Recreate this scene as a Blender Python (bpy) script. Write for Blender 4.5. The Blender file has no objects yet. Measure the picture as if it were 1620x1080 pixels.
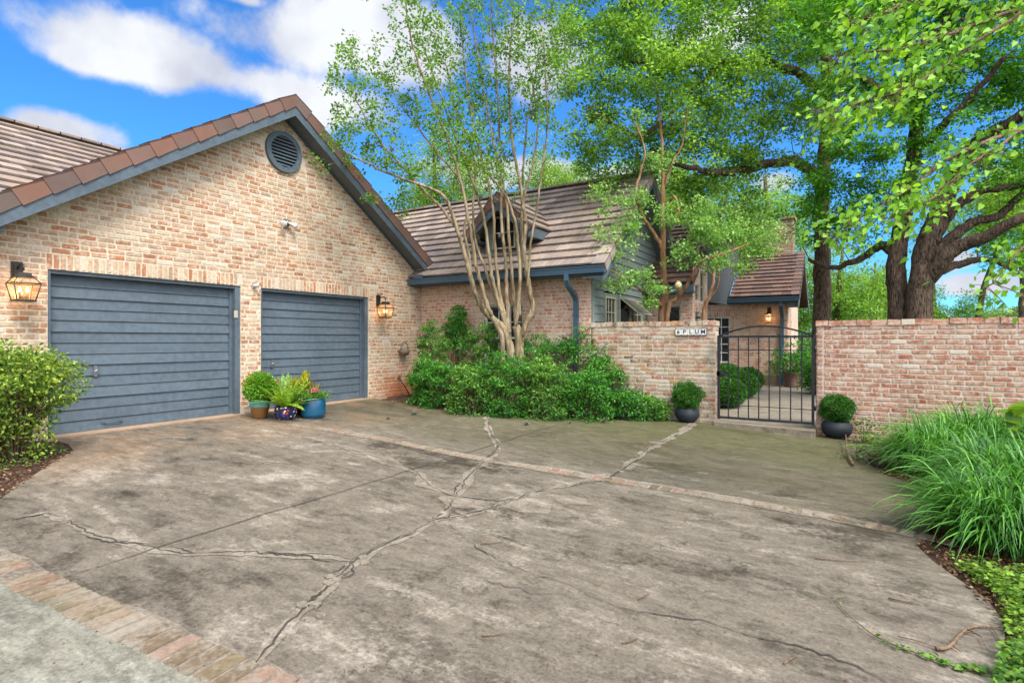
import bpy, math, random
import numpy as np
from mathutils import Vector, Matrix
C = bpy.context.scene.collection
R = math.radians
random.seed(7)
rng = np.random.default_rng(7)

# ------------------------------------------------------------------ camera
# world axes follow the house: garage front is the plane x = GX, house fronts are planes of constant y
CAM_Z = 1.25
YAW = 31.11
cam_d = bpy.data.cameras.new('camera')
cam_d.sensor_width = 36.0
cam_d.lens = 36.0 * 870 / 1620
cam_d.shift_y = -3 / 1620
cam_d.clip_end = 2000
cam = bpy.data.objects.new('camera', cam_d)
C.objects.link(cam)
cam.location = (0, 0, CAM_Z)
cam.rotation_euler = (R(90), 0, R(YAW))
bpy.context.scene.camera = cam
CS, SN = math.cos(R(YAW)), math.sin(R(YAW))
def ray(u, v):
    U = (u - 810) / 870; V = (537 - v) / 870
    return np.array([-SN + CS * U, CS + SN * U, V])
def at(u, v, t):
    return np.array([0, 0, CAM_Z]) + t * ray(u, v)
def on_x(u, v, x):
    d = ray(u, v); return at(u, v, x / d[0])
def on_y(u, v, y):
    d = ray(u, v); return at(u, v, y / d[1])
GX = -8.65          # garage front wall
SL = 0.035          # the drive falls gently to the right
def gz(x):
    return -SL * (min(max(x, GX), 6.0) - GX)
def gnd(u, v):
    d = ray(u, v)
    t = (CAM_Z + SL * (-GX) ) / (-(d[2] + SL * d[0]))
    # solve CAM_Z + t dz = -SL (t dx - GX)
    t = (CAM_Z - SL * GX) / (-(d[2] + SL * d[0]))
    p = at(u, v, t); return p

# ------------------------------------------------------------------ sky and sun
sc = bpy.context.scene
world = bpy.data.worlds.new("World"); sc.world = world; world.use_nodes = True
SUN_EL, SUN_AZ = 52.0, 118.0       # azimuth clockwise from +y
def build_world():
    nt = world.node_tree; N = nt.nodes; L = nt.links
    N.clear()
    out = N.new('ShaderNodeOutputWorld'); bg = N.new('ShaderNodeBackground')
    L.new(bg.outputs[0], out.inputs[0])
    sky = N.new('ShaderNodeTexSky'); sky.sky_type = 'NISHITA'; sky.sun_disc = False
    sky.sun_elevation = R(SUN_EL); sky.sun_rotation = R(SUN_AZ)
    sky.air_density = 1.0; sky.dust_density = 0.2; sky.ozone_density = 3.0
    tint = N.new('ShaderNodeMix'); tint.data_type = 'RGBA'; tint.blend_type = 'MULTIPLY'
    tint.inputs[0].default_value = 1.0
    L.new(sky.outputs[0], tint.inputs[6]); tint.inputs[7].default_value = SKY_TINT
    geo = N.new('ShaderNodeNewGeometry')
    tc = N.new('ShaderNodeTexCoord')
    sep = N.new('ShaderNodeSeparateXYZ'); L.new(tc.outputs['Generated'], sep.inputs[0])
    def m(op, a, b=None, c=None):
        n = N.new('ShaderNodeMath'); n.operation = op
        for i, x in enumerate((a, b, c)):
            if x is None: continue
            if isinstance(x, (int, float)): n.inputs[i].default_value = x
            else: L.new(x, n.inputs[i])
        return n.outputs[0]
    az = m('ARCTAN2', sep.outputs[0], sep.outputs[1])
    el = m('ARCSINE', sep.outputs[2])
    # warp
    nz = N.new('ShaderNodeTexNoise'); nz.inputs['Scale'].default_value = 5.0; nz.inputs['Detail'].default_value = 9
    nz.inputs['Roughness'].default_value = 0.6
    L.new(tc.outputs['Generated'], nz.inputs['Vector'])
    nz2 = N.new('ShaderNodeTexNoise'); nz2.inputs['Scale'].default_value = 2.3; nz2.inputs['Detail'].default_value = 3
    L.new(tc.outputs['Generated'], nz2.inputs['Vector'])
    nz4 = N.new('ShaderNodeTexNoise'); nz4.inputs['Scale'].default_value = 3.1; nz4.inputs['Detail'].default_value = 2
    L.new(tc.outputs['Generated'], nz4.inputs['Vector'])
    field = None
    for (u, v, ru, rv) in CLOUDS:
        d = ray(u, v); a = math.atan2(d[0], d[1]); e = math.asin(d[2] / np.linalg.norm(d))
        d1 = ray(u + ru, v); a1 = math.atan2(d1[0], d1[1]); d2 = ray(u, v - rv); e2 = math.asin(d2[2] / np.linalg.norm(d2))
        ra = abs(a1 - a); re = abs(e2 - e)
        x = m('DIVIDE', m('SUBTRACT', az, a), ra); y = m('DIVIDE', m('SUBTRACT', el, e), re)
        f = m('SUBTRACT', 1.0, m('SQRT', m('ADD', m('MULTIPLY', x, x), m('MULTIPLY', y, y))))
        f = m('MAXIMUM', f, -1.2)
        field = f if field is None else m('SMOOTH_MAX', field, f, 0.15)
    # cloud cover everywhere away from the open patch of sky over the house
    fwd = ray(810, 300); fwd = fwd / np.linalg.norm(fwd)
    dt = m('ADD', m('ADD', m('MULTIPLY', sep.outputs[0], float(fwd[0])), m('MULTIPLY', sep.outputs[1], float(fwd[1]))), m('MULTIPLY', sep.outputs[2], float(fwd[2])))
    far = m('SUBTRACT', m('MULTIPLY', m('SUBTRACT', nz2.outputs[0], 0.36), 5.0), m('MAXIMUM', m('MULTIPLY', m('SUBTRACT', dt, 0.45), 8.0), 0.0))
    field = m('MAXIMUM', field, m('MAXIMUM', far, -1.5))
    fld = m('ADD', field, m('ADD', m('MULTIPLY', m('SUBTRACT', nz.outputs[0], 0.50), 2.2), m('MULTIPLY', m('SUBTRACT', nz4.outputs[0], 0.50), 1.5)))
    mr = N.new('ShaderNodeMapRange'); mr.interpolation_type = 'SMOOTHSTEP'
    L.new(fld, mr.inputs[0]); mr.inputs[1].default_value = 0.0; mr.inputs[2].default_value = 0.5
    # shading inside the cloud: thicker = slightly greyer, lit towards the top
    nz3 = N.new('ShaderNodeTexNoise'); nz3.inputs['Scale'].default_value = 6.0; nz3.inputs['Detail'].default_value = 5
    L.new(tc.outputs['Generated'], nz3.inputs['Vector'])
    cr = N.new('ShaderNodeValToRGB'); L.new(nz3.outputs[0], cr.inputs[0])
    cr.color_ramp.elements[0].position = 0.33; cr.color_ramp.elements[0].color = CLOUD_DARK
    cr.color_ramp.elements[1].position = 0.62; cr.color_ramp.elements[1].color = CLOUD_LIT
    mx = N.new('ShaderNodeMix'); mx.data_type = 'RGBA'
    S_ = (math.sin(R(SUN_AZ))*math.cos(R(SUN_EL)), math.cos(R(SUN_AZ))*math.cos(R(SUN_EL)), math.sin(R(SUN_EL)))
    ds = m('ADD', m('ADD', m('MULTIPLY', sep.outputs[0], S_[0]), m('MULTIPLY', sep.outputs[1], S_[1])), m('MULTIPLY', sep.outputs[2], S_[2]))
    glow = N.new('ShaderNodeMapRange'); glow.interpolation_type = 'SMOOTHSTEP'; L.new(ds, glow.inputs[0]); glow.inputs[1].default_value = 0.35; glow.inputs[2].default_value = 1.0; glow.inputs[3].default_value = 1.0; glow.inputs[4].default_value = CLOUD_SUNWARD_FILL
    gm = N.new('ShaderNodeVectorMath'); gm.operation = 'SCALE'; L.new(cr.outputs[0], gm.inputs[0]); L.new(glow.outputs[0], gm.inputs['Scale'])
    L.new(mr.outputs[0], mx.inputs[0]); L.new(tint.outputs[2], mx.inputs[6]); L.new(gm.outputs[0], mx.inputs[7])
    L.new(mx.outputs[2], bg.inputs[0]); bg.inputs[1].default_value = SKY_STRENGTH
SKY_STRENGTH = 0.12
SKY_TINT = (0.25, 0.65, 1.02, 1)
CLOUD_DARK = (2.2, 2.35, 2.95, 1)
CLOUD_LIT = (3.9, 4.0, 4.2, 1)
CLOUD_SUNWARD_FILL = 4.8  # extra brightness of unseen clouds toward the sun, added as ambient fill
CLOUDS = [(290, 100, 260, 66), (460, 60, 150, 90), (400, 130, 180, 62), (170, 100, 120, 32), (95, 205, 110, 38), (610, 60, 130, 85), (500, 165, 120, 55),
          (850, 95, 85, 80), (830, 275, 170, 34), (960, 285, 110, 32), (1560, 450, 120, 26), (1500, 412, 60, 20), (390, 0, 60, 22), (1120, 60, 120, 60), (1230, 290, 60, 26)]
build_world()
sun_d = bpy.data.lights.new('sun', 'SUN'); sun_d.energy = 2.2; sun_d.angle = R(17); sun_d.color = (1.0, 0.95, 0.87)
sun = bpy.data.objects.new('sun', sun_d); C.objects.link(sun)
sd = Vector((math.sin(R(SUN_AZ)) * math.cos(R(SUN_EL)), math.cos(R(SUN_AZ)) * math.cos(R(SUN_EL)), math.sin(R(SUN_EL))))
sun.rotation_euler = sd.to_track_quat('Z', 'Y').to_euler(); sun.location = (0, 0, 30)
sc.view_settings.view_transform = 'Standard'; sc.view_settings.look = 'None'
sc.view_settings.gamma = 1; sc.view_settings.exposure = 1.05
sc.cycles.max_bounces = 8; sc.cycles.diffuse_bounces = 4; sc.cycles.transparent_max_bounces = 8
sc.cycles.use_denoising = True

# ------------------------------------------------------------------ objects: names, labels, parents
ROOTLOC = {}
def thing(name, loc, label, cat, group=None):
    o = bpy.data.objects.new(name, None); C.objects.link(o)
    o.location = tuple(float(q) for q in loc); o.empty_display_size = 0.1
    o['label'] = label; o['category'] = cat
    if group: o['group'] = group
    ROOTLOC[o.name] = Vector(o.location)
    return o
def tag(o, label, cat, group=None, kind=None):
    o['label'] = label; o['category'] = cat
    if group: o['group'] = group
    if kind: o['kind'] = kind
    return o

class MB:
    def __init__(s): s.v = []; s.f = []; s.mi = []; s.n = 0; s.sm = []
    def add(s, V, F, mi=0, smooth=False):
        V = np.asarray(V, float).reshape(-1, 3); b = s.n
        s.v.append(V); s.n += len(V)
        for f in F: s.f.append([b + i for i in f]); s.mi.append(mi); s.sm.append(smooth)
    def box(s, a, b, mi=0):
        x0, y0, z0 = [min(p, q) for p, q in zip(a, b)]; x1, y1, z1 = [max(p, q) for p, q in zip(a, b)]
        s.add([(x0,y0,z0),(x1,y0,z0),(x1,y1,z0),(x0,y1,z0),(x0,y0,z1),(x1,y0,z1),(x1,y1,z1),(x0,y1,z1)],
              [(0,3,2,1),(4,5,6,7),(0,1,5,4),(1,2,6,5),(2,3,7,6),(3,0,4,7)], mi)
    def obox(s, c, ax, h, mi=0):   # oriented box: centre, three unit axes, half sizes
        c = np.array(c, float); ax = [np.array(a, float) for a in ax]
        V = []
        for k in (-1, 1):
            for (i, j) in ((-1,-1),(1,-1),(1,1),(-1,1)):
                V.append(c + ax[0]*h[0]*i + ax[1]*h[1]*j + ax[2]*h[2]*k)
        F = [(0,3,2,1),(4,5,6,7),(0,1,5,4),(1,2,6,5),(2,3,7,6),(3,0,4,7)]
        if np.dot(np.cross(ax[0], ax[1]), ax[2]) < 0: F = [f[::-1] for f in F]
        s.add(V, F, mi)
    def prism(s, poly, off, mi=0):   # polygon (list of 3d points) extruded by vector off
        P = np.array(poly, float); n = len(P); off = np.array(off, float)
        nn = np.zeros(3)
        for i in range(n): nn += np.cross(P[i], P[(i + 1) % n])
        if np.dot(nn, off) > 0: P = P[::-1]
        V = np.vstack([P, P + off])
        F = [tuple(range(n)), tuple(range(2*n - 1, n - 1, -1))]
        for i in range(n): j = (i + 1) % n; F.append((i, i + n, j + n, j))
        s.add(V, F, mi)
    def tube(s, pts, rad, n=8, mi=0, cap=True):
        P = np.array(pts, float); k = len(P)
        if k < 2: return
        rad = np.broadcast_to(np.asarray(rad, float), (k,))
        T = np.gradient(P, axis=0); T /= (np.linalg.norm(T, axis=1)[:, None] + 1e-9)
        u = np.cross(T[0], (0, 0, 1.0))
        if np.linalg.norm(u) < 0.1: u = np.cross(T[0], (1.0, 0, 0))
        u /= np.linalg.norm(u); th = np.arange(n) * 2 * math.pi / n
        V = []
        for i in range(k):
            u = u - T[i] * np.dot(u, T[i]); u /= (np.linalg.norm(u) + 1e-9); w = np.cross(T[i], u)
            V.append(P[i] + rad[i] * (np.cos(th)[:, None] * u + np.sin(th)[:, None] * w))
        F = []
        for i in range(k - 1):
            for j in range(n):
                a = i*n + j; b = i*n + (j+1) % n; F.append((a, b, b + n, a + n))
        if cap: F.append(tuple(range(n - 1, -1, -1))); F.append(tuple(range((k-1)*n, k*n)))
        s.add(np.vstack(V), F, mi, True)
    def lathe(s, c, prof, n=32, mi=0):   # profile (r, z), axis z
        th = np.arange(n) * 2 * math.pi / n; V = []
        for r, z in prof:
            V.append(np.stack([c[0] + r*np.cos(th), c[1] + r*np.sin(th), np.full(n, c[2] + z)], 1))
        F = []
        for i in range(len(prof) - 1):
            for j in range(n):
                a = i*n + j; b = i*n + (j+1) % n; F.append((a, b, b + n, a + n))
        s.add(np.vstack(V), F, mi, True)
    def build(s, name, mats, parent=None, bevel=0):
        me = bpy.data.meshes.new(name)
        V = np.vstack(s.v) if s.v else np.zeros((0, 3))
        off = np.zeros(3)
        if parent is not None and parent.name in ROOTLOC: off = np.array(ROOTLOC[parent.name])
        elif parent is not None and parent.parent is not None and parent.parent.name in ROOTLOC: off = np.array(ROOTLOC[parent.parent.name])
        mesh_fill(me, V - off, s.f)
        if not isinstance(mats, (list, tuple)): mats = [mats]
        for m in mats: me.materials.append(m)
        me.polygons.foreach_set('material_index', np.array(s.mi, np.int32))
        me.polygons.foreach_set('use_smooth', np.array(s.sm, bool))
        o = bpy.data.objects.new(name, me); C.objects.link(o)
        if parent is not None: o.parent = parent
        if bevel:
            b = o.modifiers.new('bevel', 'BEVEL'); b.width = bevel; b.segments = 2; b.limit_method = 'ANGLE'
        me.update(); return o
def mesh_fill(me, V, F):
    nl = sum(len(f) for f in F)
    me.vertices.add(len(V)); me.vertices.foreach_set('co', np.ascontiguousarray(V, dtype=np.float32).ravel())
    me.loops.add(nl); me.loops.foreach_set('vertex_index', np.fromiter((i for f in F for i in f), np.int32, nl))
    ln = np.array([len(f) for f in F], np.int32); me.polygons.add(len(F))
    me.polygons.foreach_set('loop_start', np.concatenate([[0], np.cumsum(ln)[:-1]]).astype(np.int32))
    me.polygons.foreach_set('loop_total', ln)
    me.update(calc_edges=True)

# ------------------------------------------------------------------ materials
MATS = {}
def new_mat(name):
    m = bpy.data.materials.new(name); m.use_nodes = True; nt = m.node_tree; nt.nodes.clear()
    MATS[name] = m; return m, nt, NT(nt)
class NT:
    def __init__(s, nt): s.nt = nt; s.N = nt.nodes; s.L = nt.links
    def link(s, a, b): s.L.new(a, b)
    def put(s, sock, x):
        if x is None: return
        if hasattr(x, 'is_output') or isinstance(x, bpy.types.NodeSocket): s.L.new(x, sock)
        elif isinstance(x, (tuple, list)) and len(x) == 3 and sock.type == 'RGBA': sock.default_value = (*x, 1)
        else: sock.default_value = x
    def math(s, op, a, b=None, c=None, clamp=False):
        n = s.N.new('ShaderNodeMath'); n.operation = op; n.use_clamp = clamp
        for i, x in enumerate((a, b, c)): s.put(n.inputs[i], x) if x is not None else None
        return n.outputs[0]
    def mix(s, f, a, b, mode='MIX'):
        n = s.N.new('ShaderNodeMix'); n.data_type = 'RGBA'; n.blend_type = mode
        s.put(n.inputs[0], f); s.put(n.inputs[6], a); s.put(n.inputs[7], b); return n.outputs[2]
    def noise(s, vec, scale, detail=4, rough=0.55, dist=0.0):
        n = s.N.new('ShaderNodeTexNoise'); n.inputs['Scale'].default_value = scale; n.inputs['Detail'].default_value = detail
        n.inputs['Roughness'].default_value = rough; n.inputs['Distortion'].default_value = dist
        s.L.new(vec, n.inputs['Vector']); return n.outputs[0]
    def vor(s, vec, scale, feature='F1', out=0):
        n = s.N.new('ShaderNodeTexVoronoi'); n.feature = feature; n.inputs['Scale'].default_value = scale
        s.L.new(vec, n.inputs['Vector']); return n.outputs[out]
    def ramp(s, f, stops, interp='LINEAR'):
        n = s.N.new('ShaderNodeValToRGB'); s.L.new(f, n.inputs[0]); cr = n.color_ramp; cr.interpolation = interp
        while len(cr.elements) < len(stops): cr.elements.new(0.5)
        for e, (p, c) in zip(cr.elements, stops):
            e.position = p; e.color = (*c, 1) if len(c) == 3 else c
        return n.outputs[0]
    def step(s, x, a, b, lo=0.0, hi=1.0):
        n = s.N.new('ShaderNodeMapRange'); n.interpolation_type = 'SMOOTHSTEP'; s.L.new(x, n.inputs[0])
        n.inputs[1].default_value = a; n.inputs[2].default_value = b; n.inputs[3].default_value = lo; n.inputs[4].default_value = hi
        return n.outputs[0]
    def pos(s, scale=None):
        tc = s.N.new('ShaderNodeTexCoord'); v = tc.outputs['Object']
        if scale:
            mp = s.N.new('ShaderNodeMapping'); s.L.new(v, mp.inputs[0]); mp.inputs['Scale'].default_value = scale; v = mp.outputs[0]
        return v
    def island(s):
        g = s.N.new('ShaderNodeNewGeometry'); return g.outputs['Random Per Island']
    def bump(s, h, strength=0.3, dist=0.01, normal=None):
        n = s.N.new('ShaderNodeBump'); n.inputs['Strength'].default_value = strength; n.inputs['Distance'].default_value = dist
        s.L.new(h, n.inputs['Height'])
        if normal is not None: s.L.new(normal, n.inputs['Normal'])
        return n.outputs[0]
    def principled(s, color, rough=0.6, metal=0.0, normal=None, spec=0.5, **kw):
        n = s.N.new('ShaderNodeBsdfPrincipled'); s.put(n.inputs['Base Color'], color); s.put(n.inputs['Roughness'], rough)
        n.inputs['Metallic'].default_value = metal; n.inputs['Specular IOR Level'].default_value = spec
        if normal is not None: s.L.new(normal, n.inputs['Normal'])
        for k, x in kw.items(): s.put(n.inputs[k.replace('_', ' ')], x)
        o = s.N.new('ShaderNodeOutputMaterial'); s.L.new(n.outputs[0], o.inputs[0]); return n
def srgb(r, g, b, k=1.0):
    f = lambda c: ((c/255) / 12.92 if c/255 <= 0.04045 else (((c/255) + 0.055) / 1.055) ** 2.4)
    return (f(r)*k, f(g)*k, f(b)*k)
def simple(name, col, rough=0.6, metal=0.0, nscale=30, var=0.12, bump=0.15, bdist=0.003, spec=0.4):
    m, nt, n = new_mat(name); p = n.pos()
    a = n.noise(p, nscale, 5); b = n.noise(p, nscale * 0.12, 3)
    f = n.math('ADD', n.math('MULTIPLY', a, 0.6), n.math('MULTIPLY', b, 0.4))
    c = n.mix(n.step(f, 0.35, 0.65), tuple(x*(1-var) for x in col), tuple(min(1, x*(1+var)) for x in col))
    n.principled(c, rough, metal, n.bump(a, bump, bdist), spec); return m

def brick_mat(name, palette, mortar, smear=0.5, moss=0.0, mud=False, soot=0.25):
    """slot 0 = brick faces (one island per brick); returns (brick, mortar)"""
    res = []
    for kind in ('brick', 'mortar'):
        m, nt, n = new_mat(name + '_' + kind); p = n.pos()
        fine = n.noise(p, 130, 6, 0.65); mid = n.noise(p, 28, 5, 0.6); big = n.noise(p, 1.3, 4); mid2 = n.noise(p, 9, 4, 0.6, 0.4)
        if kind == 'brick':
            isl = n.island()
            st = [(i / len(palette), c) for i, c in enumerate(palette)]
            col = n.ramp(isl, st, 'CONSTANT')
            shade = n.step(mid, 0.25, 0.75, 0.80, 1.18)
            hsv = n.N.new('ShaderNodeHueSaturation'); n.put(hsv.inputs['Color'], col); n.put(hsv.inputs['Value'], shade)
            col = hsv.outputs[0]
            # mortar smeared over the faces, worn patches
            w = n.math('ADD', n.math('MULTIPLY', mid2, 0.6), n.math('MULTIPLY', mid, 0.4))
            sm = n.step(w, 0.60 - smear * 0.26, 0.72 - smear * 0.16, 0.0, 0.74)
            col = n.mix(sm, col, mortar)
            h = n.math('ADD', n.math('MULTIPLY', mid, 1.0), n.math('MULTIPLY', fine, 0.5))
            bs = 0.5
        else:
            col = n.mix(n.step(mid, 0.3, 0.7), tuple(x*0.86 for x in mortar), tuple(min(1, x*1.1) for x in mortar))
            h = n.math('ADD', n.math('MULTIPLY', mid, 0.9), n.math('MULTIPLY', fine, 0.8)); bs = 0.6
        # broad weathering
        col = n.mix(n.step(big, 0.42, 0.68, 0.0, soot), col, n.mix(1.0, col, (0.62, 0.55, 0.46), 'MULTIPLY'))
        if moss > 0:
            mo = n.noise(p, 2.6, 6, 0.65, 0.3)
            col = n.mix(n.step(mo, 0.56, 0.70, 0, moss), col, srgb(84, 82, 50))
        if mud:
            sp = n.N.new('ShaderNodeSeparateXYZ'); g = n.N.new('ShaderNodeNewGeometry'); n.link(g.outputs['Position'], sp.inputs[0])
            zz = n.math('ADD', sp.outputs[2], n.math('MULTIPLY', mid2, 0.45))
            f = n.math('MULTIPLY', n.step(zz, 1.05, 0.25, 0, 0.85), n.step(sp.outputs[1], 8.3, 9.3))
            col = n.mix(f, col, srgb(178, 104, 58, 0.8))
        n.principled(col, 0.9, 0, n.bump(h, bs, 0.006), 0.15)
        res.append(m)
    return res
MORT = srgb(206, 190, 166, 0.95)
PAL_A = [srgb(*c, 0.85) for c in [(186,128,92),(196,168,138),(188,144,114),(203,184,158),(178,124,92),(192,158,130),(198,164,130),(184,140,108),(202,180,152),(162,118,90),(192,152,122),(188,164,142),(212,200,182),(182,132,102),(184,154,122),(174,148,124),(200,176,148),(190,162,134)]]
PAL_B = [srgb(*c, 0.85) for c in [(186,116,84),(196,160,132),(190,132,102),(200,176,150),(178,112,82),(196,150,122),(186,140,110),(204,184,160),(174,118,92),(192,142,114)]]
PAL_OLD = [srgb(*c, 0.8) for c in [(178,122,94),(194,172,148),(184,154,130),(124,100,78),(200,186,166),(194,150,104),(176,138,114),(148,118,92),(192,166,144),(204,192,176),(182,118,94),(176,150,128),(198,180,158),(188,140,124),(190,168,146),(168,146,124)]]
PAL_R = [srgb(*c, 0.85) for c in [(176,112,86),(186,126,98),(168,100,74),(190,140,114),(180,120,94),(196,152,126),(162,96,70),(186,136,112),(172,112,86),(178,128,106),(182,134,104),(190,146,122),(172,114,90),(184,130,106),(176,120,96),(192,150,128),(170,112,88),(186,138,112),(178,124,100),(190,146,120),(184,132,106),(174,118,94),(210,194,176)]]
BR_A = brick_mat('garage_brick', PAL_A, MORT, 0.58, 0.0, True)
BR_B = brick_mat('house_brick', PAL_B, srgb(208, 184, 164, 0.95), 0.85)
BR_O = brick_mat('old_brick', PAL_OLD, srgb(198, 182, 160, 0.9), 0.62, 0.5)
BR_R = brick_mat('red_brick', PAL_R, srgb(200, 184, 166, 0.9), 0.72, 0.2)
def tile_mat(name, pal, streak=1.0):
    m, nt, n = new_mat(name); p = n.pos()
    col = n.ramp(n.island(), [(i / len(pal), c) for i, c in enumerate(pal)], 'CONSTANT')
    a = n.noise(n.pos((34, 3, 3)), 1.0, 5, 0.6); b = n.noise(p, 60, 5, 0.6); c2 = n.noise(p, 2.2, 4)
    st = n.step(a, 0.3, 0.7, 1 - 0.22*streak, 1 + 0.2*streak)
    h = n.N.new('ShaderNodeHueSaturation'); n.put(h.inputs['Color'], col); n.put(h.inputs['Value'], st)
    col = n.mix(n.step(c2, 0.45, 0.7, 0, 0.35), h.outputs[0], srgb(96, 92, 84))
    hh = n.math('ADD', n.math('MULTIPLY', a, 0.8), n.math('MULTIPLY', b, 0.5))
    n.principled(col, 0.85, 0, n.bump(hh, 0.5, 0.008), 0.2); return m
TILE = tile_mat('roof_tile_material', [srgb(*c, 0.72) for c in [(166,148,136),(152,134,122),(176,158,144),(144,128,116),(160,144,134),(168,148,132),(152,138,130),(182,164,150)]])
TILE_D = tile_mat('far_tile_material', [srgb(*c, 0.62) for c in [(134,104,92),(120,94,84),(142,112,100),(112,90,82),(128,104,96)]])
RAKE = tile_mat('rake_tile_material', [srgb(*c, 0.72) for c in [(132,102,90),(142,104,88),(122,100,92),(136,106,96),(126,96,84),(118,98,90)]], 0.3)
BLUE = simple('slate_blue_paint', srgb(90, 103, 112, 0.78), 0.5, nscale=14, var=0.17, bump=0.2)
BLUE_D = simple('gutter_blue_paint', srgb(72, 98, 116, 0.75), 0.4, nscale=14, var=0.08, bump=0.06)
SIDING = simple('sage_siding_paint', srgb(134, 144, 138, 0.66), 0.6, nscale=12, var=0.08)
SOFFIT = simple('soffit_paint', srgb(116, 122, 124, 0.75), 0.7)
WHITE = simple('window_frame_paint', srgb(216, 218, 210, 0.8), 0.5)
CREAM = simple('sash_paint', srgb(176, 176, 150, 0.8), 0.5)
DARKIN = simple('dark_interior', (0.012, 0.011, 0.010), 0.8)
BLACK = simple('black_iron', srgb(52, 54, 58, 0.6), 0.45, 0.3, var=0.15)
LANT = simple('lantern_metal', srgb(70, 66, 60, 0.8), 0.45, 0.6, var=0.2)
METAL = simple('galvanised_metal', srgb(150, 150, 148), 0.35, 0.8)
GREYP = simple('grey_plastic', srgb(176, 176, 168, 0.8), 0.5)
def glass_mat():
    m, nt, n = new_mat('window_glass')
    n.principled((0.018, 0.02, 0.02), 0.04, 0.0, None, 0.8); return m
GLASS = glass_mat()
def clear_glass():
    m, nt, n = new_mat('lantern_glass')
    t0 = n.N.new('ShaderNodeBsdfTransparent'); t0.inputs[0].default_value = (1.0, 0.93, 0.82, 1); tl = n.N.new('ShaderNodeBsdfTranslucent'); tl.inputs[0].default_value = (0.9, 0.72, 0.5, 1)
    t = n.N.new('ShaderNodeMixShader'); t.inputs[0].default_value = 0.18; n.link(t0.outputs[0], t.inputs[1]); n.link(tl.outputs[0], t.inputs[2]); g = n.N.new('ShaderNodeBsdfGlossy'); g.inputs[1].default_value = 0.1
    x = n.N.new('ShaderNodeMixShader'); x.inputs[0].default_value = 0.08; n.link(t.outputs[0], x.inputs[1]); n.link(g.outputs[0], x.inputs[2])
    o = n.N.new('ShaderNodeOutputMaterial'); n.link(x.outputs[0], o.inputs[0]); return m
CGLASS = clear_glass()
def emit(name, col, k):
    m, nt, n = new_mat(name); e = n.N.new('ShaderNodeEmission'); e.inputs[0].default_value = (*col, 1); e.inputs[1].default_value = k
    o = n.N.new('ShaderNodeOutputMaterial'); n.link(e.outputs[0], o.inputs[0]); return m
FLAME = emit('lamp_bulb_light', (1.0, 0.64, 0.32), 4)

def leaf_mat(name, c1, c2, c3=None, trans=0.45, rough=0.45):
    m, nt, n = new_mat(name); p = n.pos()
    isl = n.island(); big = n.noise(p, 1.6, 3)
    col = n.mix(n.step(isl, 0.0, 1.0), c1, c2)
    col = n.mix(n.step(big, 0.4, 0.65, 0, 0.55), col, c3 if c3 else c2)
    v = n.step(isl, 0.0, 1.0, 0.75, 1.3); h = n.N.new('ShaderNodeHueSaturation'); n.put(h.inputs['Color'], col); n.put(h.inputs['Value'], v)
    col = h.outputs[0]
    d = n.N.new('ShaderNodeBsdfPrincipled'); n.link(col, d.inputs['Base Color']); d.inputs['Roughness'].default_value = rough; d.inputs['Specular IOR Level'].default_value = 0.35
    t = n.N.new('ShaderNodeBsdfTranslucent')
    tc = n.mix(1.0, col, (1.25, 1.3, 0.55), 'MULTIPLY'); n.link(tc, t.inputs[0])
    x = n.N.new('ShaderNodeMixShader'); x.inputs[0].default_value = trans; n.link(d.outputs[0], x.inputs[1]); n.link(t.outputs[0], x.inputs[2])
    o = n.N.new('ShaderNodeOutputMaterial'); n.link(x.outputs[0], o.inputs[0]); return m
G = lambda r, g, b, k=0.80: srgb(r, g, b, k)
LF_OAK = leaf_mat('oak_leaf', G(112,152,62,.9), G(160,196,86,.9), G(98,150,72,.9), trans=0.5)
LF_OAK2 = leaf_mat('elm_leaf', G(78,144,48,.84), G(126,182,58,.84), G(100,160,56,.84), trans=0.5)
LF_BG = leaf_mat('background_leaf', G(120,164,50), G(164,196,70), G(104,152,56))
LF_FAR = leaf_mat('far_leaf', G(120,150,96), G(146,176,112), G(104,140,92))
LF_MYR = leaf_mat('crape_myrtle_leaf', G(98,146,48), G(134,170,66), G(112,150,58))
LF_MYR2 = leaf_mat('courtyard_myrtle_leaf', G(124,170,88), G(170,210,124), G(130,176,84))
LF_RED = leaf_mat('redbud_leaf', G(118,178,36,.86), G(164,208,56,.86), G(100,166,70,.86), trans=0.5)
LF_NAN = leaf_mat('nandina_leaf', G(50,124,50), G(112,172,58), G(40,108,56), trans=0.35)
LF_NAN2 = leaf_mat('nandina_light_leaf', G(78,138,56), G(136,176,74), G(62,124,62), trans=0.35)
LF_BOX = leaf_mat('boxwood_leaf', G(44,96,34), G(88,142,50), G(52,104,40), trans=0.25)
LF_ABE = leaf_mat('abelia_leaf', G(84,128,44), G(166,184,74), G(108,148,52), trans=0.35)
LF_GRS = leaf_mat('grass_blade', G(66,128,48), G(116,172,72), G(58,120,56), trans=0.3, rough=0.35)
LF_GRC = leaf_mat('ground_cover_leaf', G(92,142,46,.68), G(156,190,66,.68), G(70,128,48,.68), trans=0.35)
LF_FERN = leaf_mat('fern_leaf', G(118,164,44), G(176,204,70), G(98,150,44), trans=0.35)
LF_CROT = leaf_mat('croton_leaf', G(150,160,34), G(196,190,50), G(110,56,30), trans=0.3)
LF_CROTR = leaf_mat('croton_red_leaf', G(120,48,30), G(150,70,40), G(90,40,26), trans=0.2)
LF_DRY = leaf_mat('dry_leaf', G(120,84,56,.6), G(168,132,92,.6), G(96,62,42,.6), trans=0.1)
FL_RED = leaf_mat('red_petal', G(210,60,44), G(225,84,60), trans=0.3)
FL_PNK = leaf_mat('pink_petal', G(222,96,140), G(235,130,164), trans=0.3)
MOSSB = leaf_mat('ball_moss_strand', G(118,116,98), G(140,138,118), trans=0.1)
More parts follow.
